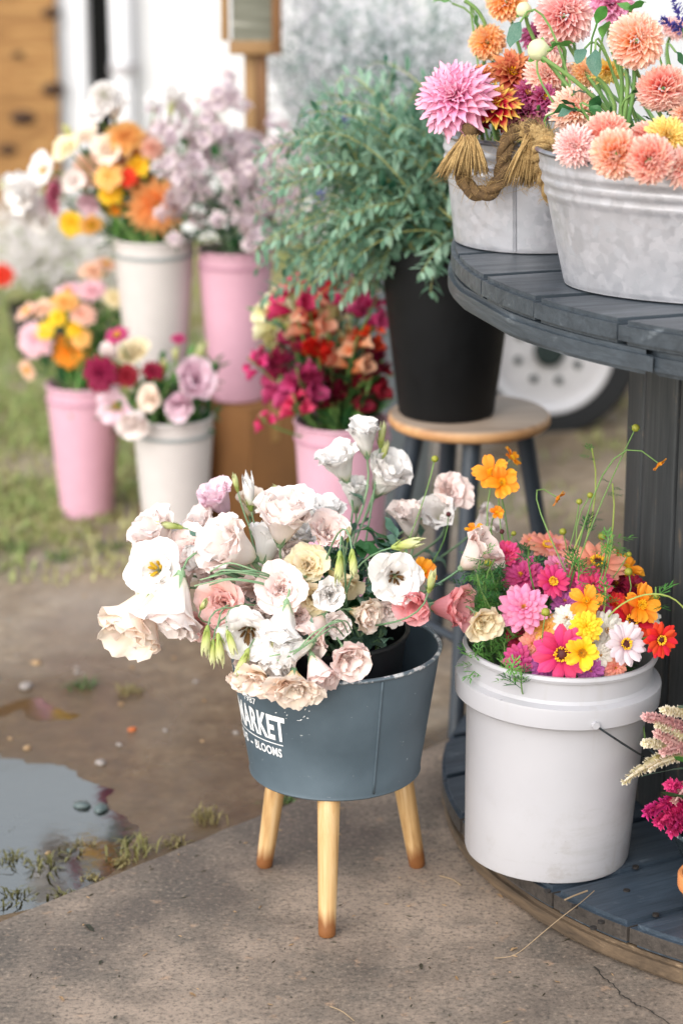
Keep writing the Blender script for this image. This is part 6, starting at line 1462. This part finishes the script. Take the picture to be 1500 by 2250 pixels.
# ------------------------------------------------------------------ bouquets in the vases behind
def bouquets():
    rr = random.Random(88)
    def go(rows, V, Y, grp, nm):
        for x, y, px, k, c, f, lab in rows:
            px *= 1.04; B = P(x, y, Y + rr.uniform(-.05, .05)); O = V + Vector((rr.gauss(0, .03), rr.gauss(0, .03), -.06))
            name = {'zi': 'zinnia_flower', 'li': 'lisianthus_flower', 'da': 'dahlia_flower', 'co': 'cosmos_flower'}[k[:2]]
            flower(name, k, B, cf(*f), px * mpp(B), c, lab, "flower", O, .0024, M_STEM, grp, joined=True, centre='orange' if 'eye' in lab else None)
    A = (-.2, .7, .5)
    go([(80, 746, 84, 'zi_double', 'bg_pink', (-.3, .9, .2), "pale pink zinnia with an olive eye facing forward over the lone pink vase"), (156, 772, 84, 'zi_double', 'orange', (.0, .8, .4), "vivid orange zinnia over the lone pink vase's mouth"), (60, 686, 56, 'zi_single', 'bg_peach', (-.5, .3, .8), "peach zinnia outermost over the lone pink vase"), (100, 680, 62, 'zi_double', 'bg_peach', (-.2, .4, .9), "peach zinnia second from the outer end of the lone vase"), (143, 665, 66, 'zi_double', 'bg_orange', (0, .4, .9), "light orange zinnia at the top of the lone vase's bunch"), (182, 692, 62, 'zi_double', 'bg_peach', (.2, .6, .7), "salmon peach zinnia in the middle of the lone vase's bunch"), (150, 640, 58, 'zi_single', 'bg_pink', (-.1, .3, .9), "pink zinnia behind the light orange one"),
        (204, 640, 66, 'zi_double', 'bg_pink', (0, .5, .8), "pink zinnia near the foot of the raised vase"), (206, 598, 70, 'zi_double', 'bg_peach', (0, .4, .9), "peach bloom rising beside the raised off-white vase"), (232, 582, 50, 'zi_single', 'bg_peach', (.3, .3, .8), "topmost peach bloom against the raised off-white vase"), (62, 812, 50, 'zi_single', 'bg_peach', (-.6, .6, -.2), "faded peach zinnia drooping at the lone vase's side"), (128, 698, 46, 'zi_double', 'yellow', A, "yellow bloom between the peach zinnias"), (165, 722, 44, 'zi_double', 'yellow', A, "yellow bloom above the vivid orange zinnia"), (98, 728, 46, 'zi_double', 'yellow', A, "yellow bloom behind the pale pink zinnia"), (250, 655, 50, 'zi_double', 'cream', (.3, .6, .5), "cream bloom against the raised vase's side"), (180, 745, 46, 'zi_double', 'bg_orange', A, "small light orange zinnia beside the vivid one")], V1, 5.38, "zinnias in the lone pink vase", 'zi')
    go([(222, 820, 84, 'zi_double', 'burgundy', (-.4, .9, .1), "big burgundy bloom leaning from the off-white vase towards the pink one"), (280, 826, 56, 'zi_double', 'burgundy', (.0, .8, .4), "dark burgundy bloom beside the big one"), (336, 816, 52, 'zi_double', 'burgundy', (.2, .6, .7), "burgundy bloom in the middle of the off-white vase"), (258, 738, 54, 'zi_single', 'magenta', (-.2, .5, .8), "magenta bloom high over the burgundy ones"), (392, 745, 34, 'zi_double', 'magenta', (0, .4, .9), "small magenta bloom at the raised vase's foot"), (262, 892, 96, 'li_open', 'lilac_li', (-.5, .8, -.1), "pale pink lisianthus leaning out of the off-white vase"), (300, 922, 70, 'li_bell', 'blush', (-.3, .7, -.4), "blush lisianthus hanging at the off-white vase's mouth"), (336, 878, 66, 'li_rose', 'peach_li', (-.3, .8, .2), "salmon lisianthus at the off-white vase's mouth"), (418, 842, 92, 'li_bell', 'lilac_li', (.4, .7, .4), "pinkish lilac lisianthus at the off-white vase's inner side"), (398, 882, 66, 'li_bell', 'lilac_li', (-.2, .8, -.2), "lilac lisianthus hanging below the pinkish lilac one"), (295, 780, 86, 'li_double', 'cream', (-.2, .5, .8), "cream lisianthus standing over the burgundy blooms"), (245, 775, 50, 'li_bell', 'blush', (-.3, .4, .8), "blush lisianthus behind the cream one"), (386, 776, 32, 'li_bud', 'green_bud', (0, .2, 1), "lime green bud in the middle of the off-white vase"), (440, 776, 50, 'li_bud', 'green_bud', (.3, .3, .9), "large lime bud at the off-white vase's inner side"), (298, 828, 28, 'li_bud', 'green_bud', (0, .3, .9), "small lime bud between the burgundy blooms"), (360, 800, 34, 'li_bud', 'green_bud', (0, .3, .9), "pale green bud near the cream lisianthus")], V2, 4.90, "flowers in the off-white ground vase", 'li')
    go([(228, 206, 66, 'da_ball', 'white', (-.2, .5, .8), "topmost white ball bloom against the doorway"), (215, 252, 74, 'li_double', 'white', (-.3, .5, .7), "white bloom under the topmost ball"), (252, 240, 60, 'li_bell', 'white', (0, .4, .9), "white bell bloom beside the topmost ball"), (190, 300, 64, 'li_double', 'peach_li', (-.3, .6, .6), "peach white bloom high in the raised vase"), (62, 405, 100, 'li_bell', 'white', (-.7, .5, -.3), "large white lisianthus farthest out from the raised vase"), (100, 375, 82, 'li_open', 'white', (-.5, .6, .3), "white lisianthus above the farthest out one"), (82, 452, 84, 'li_bell', 'white', (-.3, .5, -.8), "white lisianthus hanging below the farthest out one"), (125, 430, 90, 'zi_double', 'pink_zi', (-.95, .3, .1), "pink zinnia seen edge on beside the white lisianthus"), (158, 490, 62, 'zi_double', 'yellow', (-.3, .9, .0), "yellow zinnia with a green eye hanging under the pink one"), (200, 492, 56, 'zi_single', 'bg_orange', (.2, .7, -.4), "small light orange zinnia by the raised vase's rim"), (275, 300, 92, 'da_deco', 'bg_orange', (.0, .5, .8), "light orange dahlia at the top of the raised vase's bunch"), (238, 332, 72, 'li_rose', 'peach_li', A, "peach bloom in the middle of the raised vase's bunch"), (305, 320, 74, 'da_deco', 'bg_orange', A, "orange dahlia near the lilac sprigs"), (198, 372, 82, 'zi_double', 'bg_peach', (-.2, .95, .1), "pale peach bloom with a golden eye facing forward"), (150, 330, 70, 'li_double', 'cream', (-.4, .6, .6), "cream white bloom at the outer shoulder of the bunch"), (268, 348, 70, 'da_ball', 'bg_peach', A, "salmon peach bloom in the middle of the bunch"), (302, 365, 66, 'zi_double', 'yellow', A, "golden yellow zinnia beside the lilac sprigs"), (240, 388, 70, 'zi_double', 'bg_orange', A, "orange peach zinnia over the yellow ones"), (335, 325, 58, 'da_deco', 'bg_peach', (.3, .6, .6), "peach bloom beside the first lilac sprigs"), (245, 425, 60, 'zi_double', 'yellow', A, "yellow green bloom over the raised vase's mouth"), (255, 452, 54, 'zi_double', 'orange', A, "small vivid orange bloom over the raised vase's mouth"), (345, 450, 140, 'da_open', 'bg_orange', (.15, .9, -.1), "largest orange dahlia, wide open over the raised vase"), (318, 408, 70, 'da_deco', 'bg_orange', (0, .7, .5), "orange dahlia just above the largest one"), (340, 230, 58, 'li_double', 'white', (.2, .4, .8), "white bloom before the white wall"), (385, 215, 54, 'li_bell', 'white', (.2, .4, .8), "small white bell before the white wall"), (440, 226, 50, 'li_double', 'blush', (.3, .4, .8), "blush bloom nearest the signpost"), (150, 288, 42, 'li_bud', 'green_bud', (-.4, .3, .8), "lime bud against the plywood sheet"), (375, 240, 34, 'li_bud', 'green_bud', (.1, .3, .9), "lime bud before the white wall"), (20, 400, 44, 'li_bud', 'green_bud', (-.9, .2, -.2), "pale bud arching farthest out over the plywood"), (165, 400, 60, 'li_double', 'blush', A, "blush bloom between the white and peach ones"), (280, 390, 50, 'zi_double', 'red', A, "small red orange bloom hidden among the orange ones"), (200, 440, 52, 'li_bell', 'lilac_li', (-.2, .7, -.2), "pale lilac bloom over the yellow zinnia")], V3, 5.16, "flowers in the raised off-white vase", 'da')
    for V, Y, reg, n in ((V1, 5.38, (60, 270, 640, 830), 26), (V2, 4.92, (225, 485, 770, 920), 34), (V3, 5.18, (110, 410, 280, 520), 36)):
        for k in range(n):
            e = P(rr.uniform(reg[0], reg[1]), rr.uniform(reg[2], reg[3]), Y + rr.uniform(0, .08)); O = V + Vector((rr.gauss(0, .025), rr.gauss(0, .025), -.06))
            leafy_branch("leafy_stem", stem_path(O, e, (e - O).normalized(), 8), 9, .06, rr, rr.choice((M_LEAFD, M_LEAFG, M_LEAFD)), M_STEM, {id(V1): "green leafy stem in the lone pink vase", id(V2): "green leafy stem in the off-white ground vase", id(V3): "green leafy stem in the raised off-white vase"}[id(V)], "foliage", {id(V1): "leaves in the lone pink vase", id(V2): "leaves in the off-white ground vase", id(V3): "leaves in the raised off-white vase"}[id(V)])
    # snapdragons: little lipped bells up a stalk
    cupm = petal("lip", a0=60, am=70, a1=30, W=1.0, wrap=.9, ruffle=.05, freq=1.5, rows=4, cols=5)
    def snap(x, y, px, c, lean, lab, Y=4.5):
        e = P(x, y, Y + rr.uniform(-.06, .06)); k = mpp(e); H = px * k; d = Vector((lean, -.15, .8)).normalized(); M = T(e - d * H * .5); r = empty("snapdragon_spike", M, lab, "flower", "snapdragons in the pink vase by the stool"); mb = MB()
        nb = 6
        for q in range(nb):
            u = q / nb; a = q * 2.4; o = Quaternion(d, a) @ d.orthogonal().normalized(); p = d * H * u + o * .006; s = H * .70 * (1.1 - .6 * u); dd = (o + d * .35).normalized()
            for w in range(3):
                Mx = T(p) @ face_to(dd, w * 2.094) @ SC(s)
                tv = [i // 5 / 3 for i in range(20)]; mb.put([Mx @ v.co for v in cupm.vertices], [tuple(f.vertices) for f in cupm.polygons], tv, [0] * 20)
        add("florets", mb.mesh("florets"), PM[c], r, kind="stuff"); O = V5 + Vector((rr.gauss(0, .03), rr.gauss(0, .03), -.06)); b = e + d * H * .5
        add("stem", tube_mesh("stem", stem_path(O, b, d), .0022, 5), M_STEM, r, world_of=M)
    SN = [(600, 690, 90, 'snap_cream', -.4, "cream snapdragon leaning over the cardboard box"), (640, 655, 90, 'hotpink', -.2, "tall pink snapdragon under the greenery"), (682, 700, 90, 'snap_peach', -.1, "peach snapdragon beside the red one"), (700, 705, 76, 'red', 0, "red snapdragon in the middle of the bunch"), (690, 752, 66, 'red', -.1, "red orange snapdragon under the first red one"), (640, 735, 56, 'hotpink', -.2, "hot pink snapdragon in the middle of the bunch"), (782, 645, 76, 'hotpink', .1, "hot pink snapdragon under the greenery beside the black bucket"), (815, 680, 70, 'magenta', .4, "magenta snapdragon leaning to the black bucket"), (770, 672, 56, 'magenta', .1, "magenta snapdragon beside the hot pink one"), (776, 782, 82, 'snap_peach', .15, "peach snapdragon at the inner side of the bunch"), (625, 830, 96, 'magenta', -.35, "large magenta plume hanging over the cardboard box"), (660, 850, 96, 'magenta', -.15, "large magenta plume in front of the bunch"), (715, 845, 90, 'burgundy', 0, "dark wine plume in the middle of the bunch"), (765, 868, 90, 'burgundy', .1, "dark wine plume at the vase's mouth"), (815, 835, 80, 'burgundy', .3, "dark wine plume behind the black bucket"), (580, 925, 36, 'hotpink', -.5, "small pink bell hanging by the cardboard box's corner"), (650, 890, 56, 'hotpink', -.2, "pink plume hanging over the vase's shoulder"), (740, 640, 70, 'red', .0, "red snapdragon behind the trailing greenery"), (560, 800, 46, 'hotpink', -.8, "pink bud spray before the raised pink vase"), (810, 740, 60, 'red', .3, "red snapdragon against the black bucket"), (740, 720, 60, 'snap_cream', 0, "cream bud spike in the middle of the bunch"), (795, 620, 56, 'snap_cream', .1, "yellow cream snapdragon tip under the greenery")]
    for s in SN: snap(*s)
    for x, y, w, c, lab in ((615, 800, 66, 'magenta', "broad magenta crest over the cardboard box"), (668, 832, 66, 'magenta', "broad magenta crest in front of the bunch"), (640, 870, 54, 'hotpink', "pink crest hanging at the vase's shoulder"), (728, 850, 74, 'burgundy', "broad wine crest in the middle"), (820, 790, 70, 'burgundy', "wine crest against the black bucket"), (700, 770, 60, 'red', "red crest above the wine ones"), (770, 740, 56, 'snap_peach', "peach crest above the wine ones"), (650, 760, 56, 'hotpink', "hot pink crest above the magenta ones"), (590, 740, 50, 'snap_cream', "cream crest nearest the raised pink vase"), (720, 690, 54, 'snap_cream', "cream crest under the trailing greenery")):
        e = P(x, y, 4.46 + rr.uniform(-.03, .06)); k = mpp(e); M = T(e); r = empty("celosia_crest", M, lab, "flower", "crests in the pink vase by the stool"); mb = MB(); h = w * k * .5
        for q in range(5):
            a = Vector((rr.gauss(0, h * .35), rr.gauss(0, h * .3), rr.gauss(0, h * .3))); fluff(mb, [a - Vector((0, 0, h * .5)), a, a + Vector((rr.gauss(0, h * .3), 0, h * .6))], h * .62, 70, h * .42, rr, False)
        add("crest", mb.mesh("crest", False), PM[c], r, kind="stuff"); add("stem", tube_mesh("stem", stem_path(V5 + Vector((rr.gauss(0, .03), rr.gauss(0, .03), -.06)), e, Vector((0, -.2, .9)).normalized()), .0024, 5), M_STEM, r, world_of=M)
    for k in range(46):
        e = P(rr.uniform(570, 850), rr.uniform(640, 975 if k % 3 == 0 else 900), rr.uniform(4.45, 4.62))
        if e.z < .40: e = P(rr.uniform(570, 690), rr.uniform(860, 970), 4.46)
        O = V5 + Vector((rr.gauss(0, .03), rr.gauss(0, .03), -.06)); leafy_branch("leafy_stem", stem_path(O, e, ((e - O).normalized() + Vector((0, 0, -.3 if e.z < V5.z else .1))).normalized(), 8), 7, .085, rr, rr.choice((M_LEAFD, M_LEAFB, M_LEAFD, M_LEAFG)), M_STEM, "dark leafy stem in the pink vase by the stool", "foliage", "leaves in the pink vase by the stool")
    p = P(6, 605, 6.6); M = T(p); flower("zinnia_flower", 'zi_double', p, cf(.2, .8, .4), 56 * mpp(p), 'red', "lone red bloom at the edge of the pale bush", "flower", Vector((p.x, p.y, -.02)), joined=True)
bouquets()
